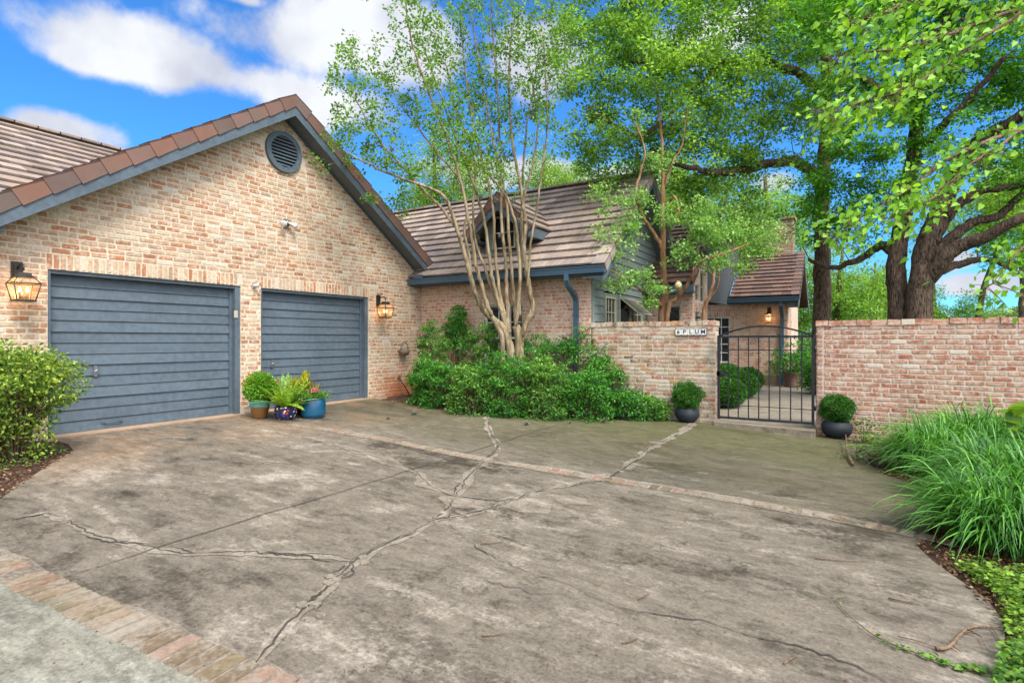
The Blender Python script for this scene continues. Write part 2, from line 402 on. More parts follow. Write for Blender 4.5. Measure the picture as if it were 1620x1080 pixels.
def bark_mat(name, c1, c2, sc3=(30, 30, 7), bump=0.9, dist=0.02):
    m, nt, n = new_mat(name); p = n.pos(); q = n.pos(sc3)
    a = n.noise(q, 1.0, 6, 0.65, 0.6); b = n.noise(p, 3.0, 4)
    f = n.math('ADD', n.math('MULTIPLY', a, 0.75), n.math('MULTIPLY', b, 0.25))
    n.principled(n.mix(n.step(f, 0.36, 0.64), c1, c2), 0.9, 0, n.bump(a, bump, dist), 0.15); return m
BARK = bark_mat('oak_bark', srgb(44, 35, 29), srgb(124, 104, 88), (38, 38, 7), 1.0, 0.04)
BARK_M = bark_mat('myrtle_bark', srgb(92, 78, 54), srgb(158, 142, 114), (16, 16, 3), 0.4, 0.008)
BARK_C = bark_mat('courtyard_myrtle_bark', srgb(110, 78, 54), srgb(164, 128, 96), (12, 12, 3), 0.3, 0.006)
TWIG = bark_mat('twig_bark', srgb(88, 68, 54), srgb(130, 108, 88), (60, 60, 20), 0.3, 0.003)
SOIL = simple('potting_soil', srgb(60, 44, 34, 0.8), 0.95, nscale=60, var=0.4, bump=0.8, bdist=0.01)
# ------------------------------------------------------------------ brickwork
def brick_face(mb, O, U, Z, N, a, b, z0, z1, prot=0.006, mi=0):
    """one worn brick: ragged rounded outline, slightly domed, own island"""
    w, h = b - a, z1 - z0
    j = lambda k: random.uniform(-k, k)
    if random.random() < 0.3: z0 += abs(j(0.004)); z1 -= abs(j(0.004)); h = z1 - z0
    nx = max(2, int(w / 0.05)); r = min(0.009, h * 0.2)
    out = []
    for i in range(nx + 1):
        s = i / nx; d = r if i in (0, nx) else 0
        out.append((a + r + (w - 2*r)*s if 0 < i < nx else (a + r*0.7 if i == 0 else b - r*0.7), z0 + j(0.003) ))
    out.append((b - abs(j(0.003)), z0 + r)); out.append((b - abs(j(0.003)), z1 - r))
    for i in range(nx, -1, -1):
        out.append((a + w*i/nx if 0 < i < nx else (a + r*0.7 if i == 0 else b - r*0.7), z1 + j(0.003)))
    out.append((a + abs(j(0.003)), z1 - r)); out.append((a + abs(j(0.003)), z0 + r))
    n = len(out); cu, cz = (a + b)/2, (z0 + z1)/2
    P = np.array(out); Q = P.copy(); Q[:, 0] = cu + (P[:, 0] - cu)*(1 - 0.012/w); Q[:, 1] = cz + (P[:, 1] - cz)*(1 - 0.012/h)
    pr = prot + j(0.002); tu = j(0.012); tz = j(0.03)
    lo = O + P[:, :1]*U + P[:, 1:]*Z - 0.002*N
    hgt = pr + (Q[:, :1] - cu)*tu + (Q[:, 1:] - cz)*tz
    hi = O + Q[:, :1]*U + Q[:, 1:]*Z + hgt*N
    F = [(i, (i+1) % n, (i+1) % n + n, i + n) for i in range(n)] + [tuple(range(n, 2*n))]
    if np.dot(np.cross(U, Z), N) < 0: F = [f[::-1] for f in F]
    mb.add(np.vstack([lo, hi]), F, mi)

def bricks(mb, O, U, N, u0, u1, z0, z1, holes=(), inside=None, course=0.0735, length=0.212, mj=0.016, prot=0.006, mi=0):
    O = np.array(O, float); U = np.array(U, float); N = np.array(N, float); Z = np.array((0, 0, 1.0))
    k = 0; z = z0
    while z + course*0.6 < z1:
        zb, zt = z + mj*0.5, min(z + course - mj*0.5, z1)
        u = u0 - (length/2 if k % 2 else 0) + random.uniform(-0.012, 0.012)
        while u < u1:
            L = length * random.uniform(0.94, 1.05)
            if random.random() < 0.04: L *= 0.5
            a, b = max(u + mj/2, u0 + 0.003), min(u + L - mj/2, u1 - 0.003)
            segs = [(a, b)] if b - a > 0.035 else []
            for (ha, hb, hz0, hz1) in holes:
                if zt > hz0 + 0.01 and zb < hz1 - 0.01:
                    ns = []
                    for (p, q) in segs:
                        if q <= ha or p >= hb: ns.append((p, q)); continue
                        if ha - p > 0.04: ns.append((p, ha - 0.002))
                        if q - hb > 0.04: ns.append((hb + 0.002, q))
                    segs = ns
            for (p, q) in segs:
                if inside is None or all(inside(x, y) for x in (p, q) for y in (zb, zt)):
                    brick_face(mb, O, U, Z, N, p, q, zb, zt, prot, mi)
            u += L
        z += course; k += 1
def soldiers(mb, O, U, N, u0, u1, z0, z1, w=0.073, prot=0.007, mi=0):
    O = np.array(O, float); U = np.array(U, float); N = np.array(N, float); Z = np.array((0, 0, 1.0))
    n = round((u1 - u0) / w); w = (u1 - u0) / n
    for i in range(n): brick_face(mb, O, U, Z, N, u0 + i*w + 0.007, u0 + (i+1)*w - 0.007, z0 + random.uniform(0.002, 0.012), z1 - random.uniform(0.002, 0.014), prot, mi)

def wall_sheet(mb, O, U, N, poly, holes, depth, mi=1):
    """mortar sheet: outer polygon (u,z) with rectangular holes, made of vertical strips, plus jamb returns"""
    O = np.array(O, float); U = np.array(U, float); N = np.array(N, float)
    us = sorted(set([p[0] for p in poly] + [h[0] for h in holes] + [h[1] for h in holes]))
    def span(u):
        zs = []
        n = len(poly)
        for i in range(n):
            (ua, za), (ub, zb) = poly[i], poly[(i+1) % n]
            if (ua - u)*(ub - u) <= 0 and abs(ua - ub) > 1e-9: zs.append(za + (zb - za)*(u - ua)/(ub - ua))
        return min(zs), max(zs)
    P = lambda u, z, d=0.0: O + u*U + np.array((0, 0, z)) + d*N
    flip = np.dot(np.cross(U, (0, 0, 1)), N) < 0
    def quad(a, b, c, d): mb.add([a, b, c, d], [(0, 3, 2, 1) if flip else (0, 1, 2, 3)], mi)
    for a, b in zip(us[:-1], us[1:]):
        e = 1e-5
        la, ha = span(a + e); lb, hb = span(b - e)
        cuts = sorted([(h[2], h[3]) for h in holes if h[0] <= a + e and h[1] >= b - e])
        ca, cb = la, lb
        for (z0, z1) in cuts:
            if z0 > max(ca, cb) + 1e-4: quad(P(a, ca), P(b, cb), P(b, z0), P(a, z0))
            ca = cb = z1
        quad(P(a, ca), P(b, cb), P(b, hb), P(a, ha))
    for (a, b, z0, z1) in holes:
        for q in ([P(a, z0), P(a, z0, -depth), P(a, z1, -depth), P(a, z1)], [P(b, z0, -depth), P(b, z0), P(b, z1), P(b, z1, -depth)],
                  [P(a, z1), P(a, z1, -depth), P(b, z1, -depth), P(b, z1)], [P(a, z0, -depth), P(a, z0), P(b, z0), P(b, z0, -depth)]):
            quad(*q)

def tiles(mb, O, A, S, length, slope, e=0.325, w=0.33, th=0.040, lift=0.036, mi=0, keep=None):
    """overlapping flat concrete tiles: O lower corner, A along the eave, S up the slope"""
    O = np.array(O, float); A = np.array(A, float); S = np.array(S, float); Nn = np.cross(A, S)
    if Nn[2] < 0: Nn = -Nn
    Nn /= np.linalg.norm(Nn)
    rows = int(math.ceil(slope / e - 0.15)); e = slope / rows
    for k in range(rows):
        s0 = k*e - 0.02; s1 = min((k+1)*e + 0.03, slope)
        x = -(w/2 if k % 2 else 0)
        while x < length - 0.01:
            a, b = max(x + 0.002, 0), min(x + w - 0.002, length)
            x += w
            if b - a < 0.04: continue
            if keep and not keep(O + A*(a+b)/2 + S*(s0+s1)/2): continue
            dl = random.uniform(-0.005, 0.005); dz = random.uniform(-0.003, 0.003)
            lo = lift + th + dz; hi = th*0.5
            V = []
            for (s, top, bot) in ((s0 + dl, lo, lo - th), (s1, hi, hi - th)):
                for x_ in (a, b):
                    V.append(O + A*x_ + S*s + Nn*bot); V.append(O + A*x_ + S*s + Nn*top)
            # 0 a-bot,1 a-top,2 b-bot,3 b-top (low) 4..7 (high)
            F = [(1,3,7,5),(0,2,3,1),(0,1,5,4),(2,6,7,3),(0,4,6,2)]
            if np.dot(np.cross(A, S), Nn) < 0: F = [f[::-1] for f in F]
            mb.add(V, F, mi)
def rake_tiles(mb, P0, P1, X, depth=0.19, step=0.36, th=0.03, top=0.26, mi=0):
    """L-shaped verge tiles from low end P0 to high end P1; X = unit vector outward"""
    P0 = np.array(P0, float); P1 = np.array(P1, float); X = np.array(X, float)
    D = P1 - P0; L = np.linalg.norm(D); D /= L; n = max(1, round(L/step)); st = L/n
    up = np.cross(D, X);  up = up if up[2] > 0 else -up; up /= np.linalg.norm(up)
    for i in range(n):
        a = P0 + D*(i*st - 0.03); b = P0 + D*((i+1)*st + 0.01)
        for (s, c) in ((0.014, 0.0),):
            o0 = X*0.012
            # vertical leg (tapers under the next tile)
            V = [a + o0 + up*0.03, b + up*0.005, b - up*(depth - 0.02), a + o0 - up*depth]
            W = [v - X*th for v in V]
            mb.add(V + W, [(0,1,2,3) if np.dot(np.cross(V[1]-V[0], V[2]-V[0]), X) > 0 else (3,2,1,0),
                           (0,4,5,1),(1,5,6,2),(2,6,7,3),(3,7,4,0),(4,7,6,5)], mi)
            # top leg
            V = [a + o0 + up*0.031, b + up*0.006, b + up*0.006 - X*top, a + up*0.031 - X*top]
            W = [v - up*0.024 for v in V]
            mb.add(V + W, [(0,1,2,3) if np.cross(V[1]-V[0], V[3]-V[0])[2] > 0 else (3,2,1,0),(0,4,5,1),(1,5,6,2),(2,6,7,3),(3,7,4,0)], mi)

def window(parent, O, U, N, u0, u1, z0, z1, cols, rows, frame=WHITE, depth=0.08, fw=0.045, mw=0.018, name='window', glass=GLASS, meet=None):
    """sash window set back by depth: frame part with pane sub-part"""
    O = np.array(O, float) ; U = np.array(U, float); N = np.array(N, float); Z = np.array((0, 0, 1.0))
    mb = MB()
    def bar(a, b, c, d, t0, t1):
        mb.obox(O + U*(a+b)/2 + Z*(c+d)/2 + N*(t0+t1)/2, (U, N, Z), ((b-a)/2, abs(t1-t0)/2, (d-c)/2))
    d = -depth
    bar(u0, u0+fw, z0, z1, d, d+0.04); bar(u1-fw, u1, z0, z1, d, d+0.04)
    bar(u0+fw, u1-fw, z0, z0+fw, d, d+0.04); bar(u0+fw, u1-fw, z1-fw, z1, d, d+0.04)
    iu0, iu1, iz0, iz1 = u0+fw, u1-fw, z0+fw, z1-fw
    for i in range(1, cols):
        x = iu0 + (iu1-iu0)*i/cols; bar(x-mw/2, x+mw/2, iz0, iz1, d+0.004, d+0.024)
    for i in range(1, rows):
        z = iz0 + (iz1-iz0)*i/rows; h = mw/2 if not (meet and i == meet) else 0.022
        bar(iu0, iu1, z-h, z+h, d+0.002, d+0.028)
    f = mb.build(name, frame, parent)
    g = MB(); g.obox(O + U*(iu0+iu1)/2 + Z*(iz0+iz1)/2 + N*(d+0.006), (U, N, Z), ((iu1-iu0)/2, 0.002, (iz1-iz0)/2)); g.build('pane', glass, f)
    return f

# ------------------------------------------------------------------ garage
XU, YU, ZU = np.array((1., 0, 0)), np.array((0, 1., 0)), np.array((0, 0, 1.))
APY, APZ, PIT = 6.35, 5.58, 0.668      # gable apex, top surface of the tiles at the verge
RX = GX + 0.36                          # verge overhang
EYL, EYR = 1.95, 10.12
gar = thing('garage', (-11.5, 6.3, 0), 'two-car garage wing with brick gable, slate blue sectional doors and round vent', 'garage')
D1 = (2.93, 5.54, 0.0, 2.148); D2 = (5.91, 8.43, 0.0, 2.148)
WY0, WY1 = 2.32, 10.15
roofz = lambda y: APZ - 0.19 - PIT*abs(y - APY)
mb = MB()
poly = [(WY0, -0.3), (WY1, -0.3), (WY1, roofz(WY1)), (APY, roofz(APY)), (WY0, roofz(WY0))]
holes = [(D1[0], D1[1], -0.3, D1[3]), (D2[0], D2[1], -0.3, D2[3])]
vent_r = 0.345
wall_sheet(mb, (GX, 0, 0), YU, XU, poly, holes, 0.11)
ins = lambda u, z: z < roofz(u) - 0.02 and math.hypot(u - APY, z - 4.62) > vent_r - 0.02
sold = [(D1[0] - 0.02, D1[1] + 0.02, 2.13, 2.352), (D2[0] - 0.02, D2[1] + 0.05, 2.13, 2.352)]
bricks(mb, (GX, 0, 0), YU, XU, WY0, WY1, 0.0, 5.6, [(D1[0], D1[1], -0.3, 2.148), (D2[0], D2[1], -0.3, 2.148)] + sold, ins)
soldiers(mb, (GX, 0, 0), YU, XU, sold[0][0], sold[0][1], 2.15, 2.352)
soldiers(mb, (GX, 0, 0), YU, XU, sold[1][0], sold[1][1], 2.15, 2.352)
# side wall and reveal returns
mb.box((-14.3, WY0 + 0.01, -0.3), (GX - 0.11, WY0 + 0.13, 3.0), 1)
mb.box((-14.5, WY1 - 0.005, -0.3), (GX - 0.005, WY1 + 0.13, 3.0), 1)
mb.build('wall', BR_A, gar)
# doors
def garage_door(y0, y1, z1, handle_u):
    f = MB(); d = 0.10
    f.box((GX - 0.17, y0 + 0.002, 0.0), (GX - 0.015, y0 + 0.035, z1 - 0.002)); f.box((GX - 0.17, y1 - 0.09, 0.0), (GX - 0.02, y1 - 0.002, z1 - 0.002))
    f.box((GX - 0.17, y0 + 0.035, z1 - 0.05), (GX - 0.03, y1 - 0.09, z1 - 0.002))
    f.box((GX - 0.172, y0 + 0.035, 0.0), (GX - 0.12, y0 + 0.06, z1 - 0.05)); f.box((GX - 0.172, y1 - 0.13, 0.0), (GX - 0.11, y1 - 0.09, z1 - 0.05))
    f.build('door_frame', BLUE, gar)
    mb = MB(); ya, yb = y0 + 0.06, y1 - 0.13; n = 14; top = z1 - 0.055; h = (top - 0.012) / n
    for i in range(n):
        za = 0.012 + i*h + random.uniform(-0.003, 0.003); zb = za + h*1.0
        th = 0.022 if i % 3 else 0.03
        xb = GX - 0.155
        wob = random.uniform(-0.002, 0.002)
        V = [(xb + th + wob, ya, za + 0.006), (xb + th + wob, yb, za + 0.006), (xb + 0.006, yb, zb), (xb + 0.006, ya, zb),
             (xb - 0.02, ya, za + 0.006), (xb - 0.02, yb, za + 0.006), (xb - 0.02, yb, zb), (xb - 0.02, ya, zb)]
        mb.add(V, [(0,1,2,3),(4,7,6,5),(0,4,5,1),(2,6,7,3),(1,5,6,2),(0,3,7,4)])
    mb.box((GX - 0.17, ya, -0.01), (GX - 0.152, yb, 0.02))
    dr = mb.build('garage_door', BLUE, gar)
    hb = MB(); xh = GX - 0.125; yh = handle_u
    hb.obox((xh, yh, 0.82), (XU, YU, ZU), (0.006, 0.022, 0.075)); hb.tube([(xh + 0.005, yh, 0.83), (xh + 0.04, yh, 0.83)], 0.009)
    hb.tube([(xh + 0.04, yh - 0.055, 0.80), (xh + 0.042, yh, 0.832), (xh + 0.04, yh + 0.03, 0.85)], 0.008)
    hb.build('handle', METAL, dr)
    lp = MB(); yl = y0 + 0.78
    lp.tube([(GX - 0.135, yl - 0.11, 0.10), (GX - 0.105, yl - 0.10, 0.10), (GX - 0.105, yl + 0.10, 0.10), (GX - 0.135, yl + 0.11, 0.10)], 0.008)
    lp.box((GX - 0.14, yl - 0.14, 0.085), (GX - 0.127, yl - 0.09, 0.115)); lp.box((GX - 0.14, yl + 0.09, 0.085), (GX - 0.127, yl + 0.14, 0.115))
    lp.build('pull', BLUE, dr)
garage_door(D1[0], D1[1], D1[3], 3.50); garage_door(D2[0], D2[1], D2[3], 6.22)
mb = MB(); mb.box((GX - 0.30, WY0 + 0.14, -0.2), (GX - 0.176, WY1 - 0.01, 2.9)); mb.build('sky_gap_backing', BR_A[1], gar)  # unseen backing added to block the sky gap above the door frames
# vent
v = MB(); n = 40
ring = lambda r0, r1, x0, x1, mbx: mbx.add([(x, APY + r*math.cos(2*math.pi*i/n), 4.62 + r*math.sin(2*math.pi*i/n)) for (r, x) in ((r1, x0), (r1, x1), (r0, x1), (r0, x0)) for i in range(n)],
    [(k*n + i, k*n + (i+1) % n, ((k+1) % 4)*n + (i+1) % n, ((k+1) % 4)*n + i) for k in range(4) for i in range(n)], 0)
ring(0.275, 0.365, GX - 0.03, GX + 0.055, v); vent = v.build('gable_vent', BLUE, gar)
v = MB()
for i in range(9):
    z = 4.62 - 0.245 + i*0.0612; hw = math.sqrt(max(0, 0.278**2 - (z - 4.62)**2))
    V = [(GX + 0.018, APY - hw, z + 0.03), (GX + 0.018, APY + hw, z + 0.03), (GX + 0.046, APY + hw, z - 0.004), (GX + 0.046, APY - hw, z - 0.004)]
    V2 = [(a - 0.004, b, c - 0.006) for a, b, c in V]
    v.add(V + V2, [(0,1,2,3),(7,6,5,4),(3,2,6,7),(1,0,4,5)])
v.build('louvre', BLUE, vent)
v = MB(); v.add([(GX + 0.012, APY + 0.28*math.cos(2*math.pi*i/n), 4.62 + 0.28*math.sin(2*math.pi*i/n)) for i in range(n)], [tuple(range(n))]); v.build('vent_shade_disk', DARKIN, vent)  # near-black disk paints the shaded hollow behind the louvres
# verge boards, soffit, roof
fb = MB()
for (ya, yb) in ((EYL - 0.02, APY), (EYR + 0.05, APY)):
    za, zb = APZ - PIT*abs(ya - APY), APZ
    X0, X1 = RX - 0.05, RX - 0.012
    V = [(X1, ya, za - 0.17), (X1, yb, zb - 0.17), (X1, yb, zb - 0.375), (X1, ya, za - 0.375)]
    fb.prism(V, (X0 - X1, 0, 0))
    fb.prism([(GX - 0.01, ya, za - 0.30), (GX - 0.01, yb, zb - 0.30), (X0 - 0.001, yb, zb - 0.30), (X0 - 0.001, ya, za - 0.30)], (0, 0, 0.02), 1)
    fb.prism([(GX + 0.001, ya, za - 0.302), (GX + 0.001, yb, zb - 0.302), (GX + 0.001, yb, zb - 0.36), (GX + 0.001, ya, za - 0.36)], (0.02, 0, 0))
fb.box((GX - 0.3, 2.06, 2.50), (RX - 0.07, 2.42, 2.80)); fb.box((-14.3, EYL - 0.06, 2.40), (GX - 0.31, EYL + 0.08, 2.55))
fb.build('bargeboard', [BLUE, SOFFIT], gar)
rb = MB()
S1 = np.array((0, 1, PIT)); SLn = np.linalg.norm(S1); S1 = S1 / SLn; S2 = np.array((0, -1, PIT)) / SLn
tiles(rb, (-16.0, EYL, APZ - PIT*(APY - EYL) - 0.06), XU, S1, 16.0 + RX - 0.27, (APY - EYL)*SLn, keep=None)
tiles(rb, (-16.0, EYR + 0.1, APZ - PIT*(EYR + 0.1 - APY) - 0.06), XU, S2, 16.0 + RX - 0.27, (EYR + 0.1 - APY)*SLn)
rb.prism([(-16, EYL, APZ - PIT*(APY-EYL) - 0.07), (RX - 0.06, EYL, APZ - PIT*(APY-EYL) - 0.07), (RX - 0.06, APY, APZ - 0.07), (-16, APY, APZ - 0.07)], (0, 0, -0.08))
rb.prism([(-16, EYR+.1, APZ - PIT*(EYR+.1-APY) - 0.07), (RX - 0.06, EYR+.1, APZ - PIT*(EYR+.1-APY) - 0.07), (RX - 0.06, APY, APZ - 0.07), (-16, APY, APZ - 0.07)], (0, 0, -0.08))
# main block behind with its ridge along y
P2 = 0.62; BXR, BZR = -14.5, 5.62
S3 = np.array((-1, 0, P2)); s3 = np.linalg.norm(S3); S3 = S3 / s3
tiles(rb, (-9.6, -1.0, BZR - P2*(-9.6 - BXR)), YU, S3, 9.0, (-9.6 - BXR)*s3, keep=lambda p: p[2] > APZ - PIT*abs(p[1] - APY) - 0.5, e=0.33)
rb.prism([(-9.6, -1, BZR - P2*(4.9) - 0.01), (-9.6, 8, BZR - P2*4.9 - 0.01), (BXR, 8, BZR - 0.01), (BXR, -1, BZR - 0.01)], (0, 0, -0.05))
rb.build('roof', TILE, gar)
rk = MB()
rake_tiles(rk, (RX, EYL - 0.05, APZ - PIT*(APY - EYL + 0.05)), (RX, APY, APZ), XU)
rake_tiles(rk, (RX, EYR + 0.09, APZ - PIT*(EYR + 0.09 - APY)), (RX, APY, APZ), XU)
rk.build('verge_tiles', RAKE, gar)
cp = MB()
for i in range(24): cp.obox((BXR, -0.8 + i*0.38, BZR + 0.055), (XU, YU, ZU), (0.13, 0.2, 0.022))
cp.build('ridge_cap', TILE, gar)
# block that carries the back roof (seen from a step aside)
bk = MB(); bk.box((-14.6, -1.0, -0.3), (-14.3, WY1, 2.6)); bk.build('rear_wall', BR_A[1], gar)

# ------------------------------------------------------------------ house
HY = 10.15; HX = -4.29
hou = thing('house', (-6.4, 12.7, 0), 'brick house with dark flat tile roof, gabled dormer and sage siding end behind the shrubs', 'house')
EZ, PM = 2.66, 0.813; EY = 9.72; RY = 12.75; RZ = EZ + PM*(RY - EY); REX = -3.82
mb = MB()
win1 = (-6.86, -5.86, 0.55, 2.02)
wall_sheet(mb, (0, HY, 0), XU, -YU, [(GX - 0.1, -0.4), (HX, -0.4), (HX, 2.75), (GX - 0.1, 2.75)], [win1], 0.12)
bricks(mb, (0, HY, 0), XU, -YU, GX + 0.006, HX, -0.3, 2.66, [win1, (win1[0]-0.02, win1[1]+0.02, 2.0, 2.22)])
soldiers(mb, (0, HY, 0), XU, -YU, win1[0]-0.01, win1[1]+0.01, 2.03, 2.22)
mb.box((HX - 0.12, HY + 0.002, -0.4), (HX, HY + 0.10, 2.75), 1)
mb.build('wall', BR_B, hou)
window(hou, (0, HY, 0), XU, -YU, win1[0], win1[1], win1[2], win1[3], 3, 4, WHITE, 0.10, meet=2)
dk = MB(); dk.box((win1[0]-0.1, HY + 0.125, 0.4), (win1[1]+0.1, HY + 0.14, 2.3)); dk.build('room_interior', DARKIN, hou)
# gutter and downspout
gt = MB()
prof = [(0, 0), (0.03, -0.12), (0.11, -0.12), (0.125, -0.03), (0.14, 0), (0.13, 0.008), (0.12, -0.01), (0.105, -0.10), (0.04, -0.10), (0.012, 0)]
gt.prism([(GX + 0.0, EY - 0.02 - p + 0.05, EZ - 0.03 + q) for p, q in prof], (REX - GX, 0, 0))
gt.box((GX + 0.0, EY + 0.032, EZ - 0.17), (REX, EY + 0.055, EZ + 0.0))
gt.box((GX + 0.0, EY + 0.057, EZ - 0.165), (HX, HY - 0.01, EZ - 0.15))
gt.obox((-8.3, EY - 0.105, EZ + 0.02), (XU, YU, ZU), (0.13, 0.008, 0.045))
gt.build('gutter', BLUE_D, hou)
def downspout(par, x, ya, yb, zt, zb, w=0.09, d=0.07):
    ds = MB()
    pth = [(x, ya, zt), (x, ya, zt - 0.12), (x, ya + 0.06, zt - 0.22), (x, yb - 0.10, zt - 0.40), (x, yb - 0.045, zt - 0.5), (x, yb - 0.045, zb)]
    P = [np.array(p, float) for p in pth]
    prev = None; V = []
    for i, p in enumerate(P):
        t = (P[min(i+1, len(P)-1)] - P[max(i-1, 0)]); t /= np.linalg.norm(t)
        nrm = np.cross(XU, t); nrm /= np.linalg.norm(nrm)
        V += [p - XU*w/2 - nrm*d/2, p + XU*w/2 - nrm*d/2, p + XU*w/2 + nrm*d/2, p - XU*w/2 + nrm*d/2]
    F = []
    for i in range(len(P)-1):
        for j in range(4): a = i*4 + j; b = i*4 + (j+1) % 4; F.append((b, a, a+4, b+4))
    ds.add(V, F); 
    for z in (zt - 0.8, (zt+zb)/2): ds.box((x - w/2 - 0.012, yb - 0.09, z), (x + w/2 + 0.012, yb - 0.008, z + 0.03))
    return ds.build('downspout', BLUE_D, par)
downspout(hou, -4.60, EY - 0.05, HY, EZ - 0.14, -0.2)
# roof
rb = MB()
SM = np.array((0, 1, PM)); sm = np.linalg.norm(SM); SM /= sm
SB = np.array((0, -1, PM)); SB = SB / sm
DX0, DX1 = -7.16, -5.62   # dormer eaves
def keep_main(p): return True
tiles(rb, (-13.0, EY, EZ), XU, SM, 13.0 + REX - 0.24, (RY - EY)*sm, e=0.318)
rb.prism([(-13, EY, EZ - 0.01), (REX - 0.02, EY, EZ - 0.01), (REX - 0.02, RY, RZ - 0.01), (-13, RY, RZ - 0.01)], (0, 0, -0.06))
tiles(rb, (-13.0, 2*RY - EY, EZ), XU, SB, 13.0 + REX - 0.24, (RY - EY)*sm, e=0.318)
rb.prism([(-13, 2*RY - EY, EZ - 0.01), (REX - 0.02, 2*RY - EY, EZ - 0.01), (REX - 0.02, RY, RZ - 0.01), (-13, RY, RZ - 0.01)], (0, 0, -0.06))
rb.build('roof', TILE, hou)
rk = MB()
rake_tiles(rk, (REX, EY - 0.03, EZ + 0.02), (REX, RY, RZ + 0.05), XU, depth=0.16)
rake_tiles(rk, (REX, 2*RY - EY, EZ + 0.02), (REX, RY, RZ + 0.05), XU, depth=0.16)
rk.build('verge_tiles', TILE, hou)
cp = MB()
for i in range(24): cp.obox((-12.8 + i*0.385, RY, RZ + 0.055), (YU, XU, ZU), (0.12, 0.2, 0.022))
cp.build('ridge_cap', TILE, hou)
fb = MB()
for sgn in (1, -1):
    ya = RY - sgn*(RY - EY)
    fb.prism([(REX - 0.02, ya, EZ - 0.12), (REX - 0.02, RY, RZ - 0.12), (REX - 0.02, RY, RZ - 0.30), (REX - 0.02, ya, EZ - 0.30)], (-0.035, 0, 0))
    fb.prism([(HX + 0.0, ya, EZ - 0.24), (HX + 0.0, RY, RZ - 0.24), (REX - 0.056, RY, RZ - 0.24), (REX - 0.056, ya, EZ - 0.24)], (0, 0, 0.02), 1)
fb.build('bargeboard', [BLUE, SOFFIT], hou)
# siding end wall
sdg = MB(); gy1 = 13.66
wins = [(10.84, 11.44, 0.9, 2.16), (11.68, 13.26, 0.9, 2.18)]
zt = lambda y: min(EZ + PM*(y - EY), RZ - PM*(y - RY)) - 0.2
z = -0.2; k = 0
while z < RZ - 0.3:
    h = 0.165
    # board clipped to the gable slopes
    ya, yb = HY + 0.101, 2*RY - EY - 0.45
    if z > zt(ya): ya = EY + (z + 0.2 - EZ)/PM
    if z > zt(yb): yb = RY + (RZ - 0.2 - z)/PM
    segs = [(ya, yb)]
    for (a, b, c, d) in wins:
        if z + h*0.8 > c and z < d + 0.02:
            segs = [q for (p0, q0) in segs for q in (((p0, a - 0.07), (b + 0.07, q0)) if p0 < a and q0 > b else ((p0, q0),))]
    for (p, q) in segs:
        if q - p < 0.05: continue
        sdg.add([(HX + 0.026, p, z), (HX + 0.026, q, z), (HX + 0.006, q, z + h), (HX + 0.006, p, z + h), (HX - 0.01, p, z), (HX - 0.01, q, z), (HX - 0.01, q, z + h), (HX - 0.01, p, z + h)],
                [(0,1,2,3),(4,5,1,0),(7,3,2,6),(1,5,6,2),(0,3,7,4)])
    z += h; k += 1
sdg.box((HX - 0.002, HY + 0.0, -0.2), (HX + 0.03, HY + 0.10, 2.7))
for (a, b, c, d) in wins:
    x1 = HX + 0.032
    sdg.box((HX, a - 0.072, c - 0.06), (x1, a - 0.001, d + 0.07)); sdg.box((HX, b + 0.001, c - 0.06), (x1, b + 0.072, d + 0.07)); sdg.box((HX, a - 0.001, d + 0.0), (x1 - .001, b + 0.001, d + 0.069)); sdg.box((HX, a - 0.001, c - 0.059), (x1 - .001, b + 0.001, c))
sdg.build('siding', SIDING, hou)
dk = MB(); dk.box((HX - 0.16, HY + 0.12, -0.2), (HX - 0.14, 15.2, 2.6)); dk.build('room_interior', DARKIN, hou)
window(hou, (HX, 0, 0), YU, XU, wins[0][0], wins[0][1], wins[0][2], wins[0][3], 3, 4, CREAM, 0.0, 0.035, 0.018)
window(hou, (HX, 0, 0), YU, XU, 12.38, wins[1][1], wins[1][2], wins[1][3], 3, 4, CREAM, 0.0, 0.035, 0.018)
window(hou, (HX, 0, 0), YU, XU, wins[1][0], 12.37, wins[1][2], wins[1][3], 1, 1, CREAM, 0.0, 0.03, 0.018)
aw = MB()   # top-hung sash swung open
for (a, b) in ((11.70, 12.62),):
    hz = 2.17; L = 0.55; ang = R(50)
    A0 = np.array((HX + 0.05, a, hz)); B0 = np.array((HX + 0.05, b, hz)); D = np.array((math.sin(ang)*L, 0, -math.cos(ang)*L))
    fwk = 0.03; nn = np.array((math.cos(ang), 0, math.sin(ang)))
    def bar(p, q): 
        d = q - p; l = np.linalg.norm(d); d = d/l; s = np.cross(d, nn); aw.obox((p+q)/2, (d, s, nn), (l/2, fwk/2, 0.012))
    bar(A0, A0 + D); bar(B0, B0 + D); bar(A0, B0); bar(A0 + D, B0 + D)
    aw.add([A0 + nn*0.002, B0 + nn*0.002, B0 + D + nn*0.002, A0 + D + nn*0.002], [(0, 1, 2, 3)], 1)
INSECT = simple('insect_screen', srgb(104, 98, 86, 0.7), 0.8, nscale=120)
aw.build('open_sash', [CREAM, INSECT], hou)
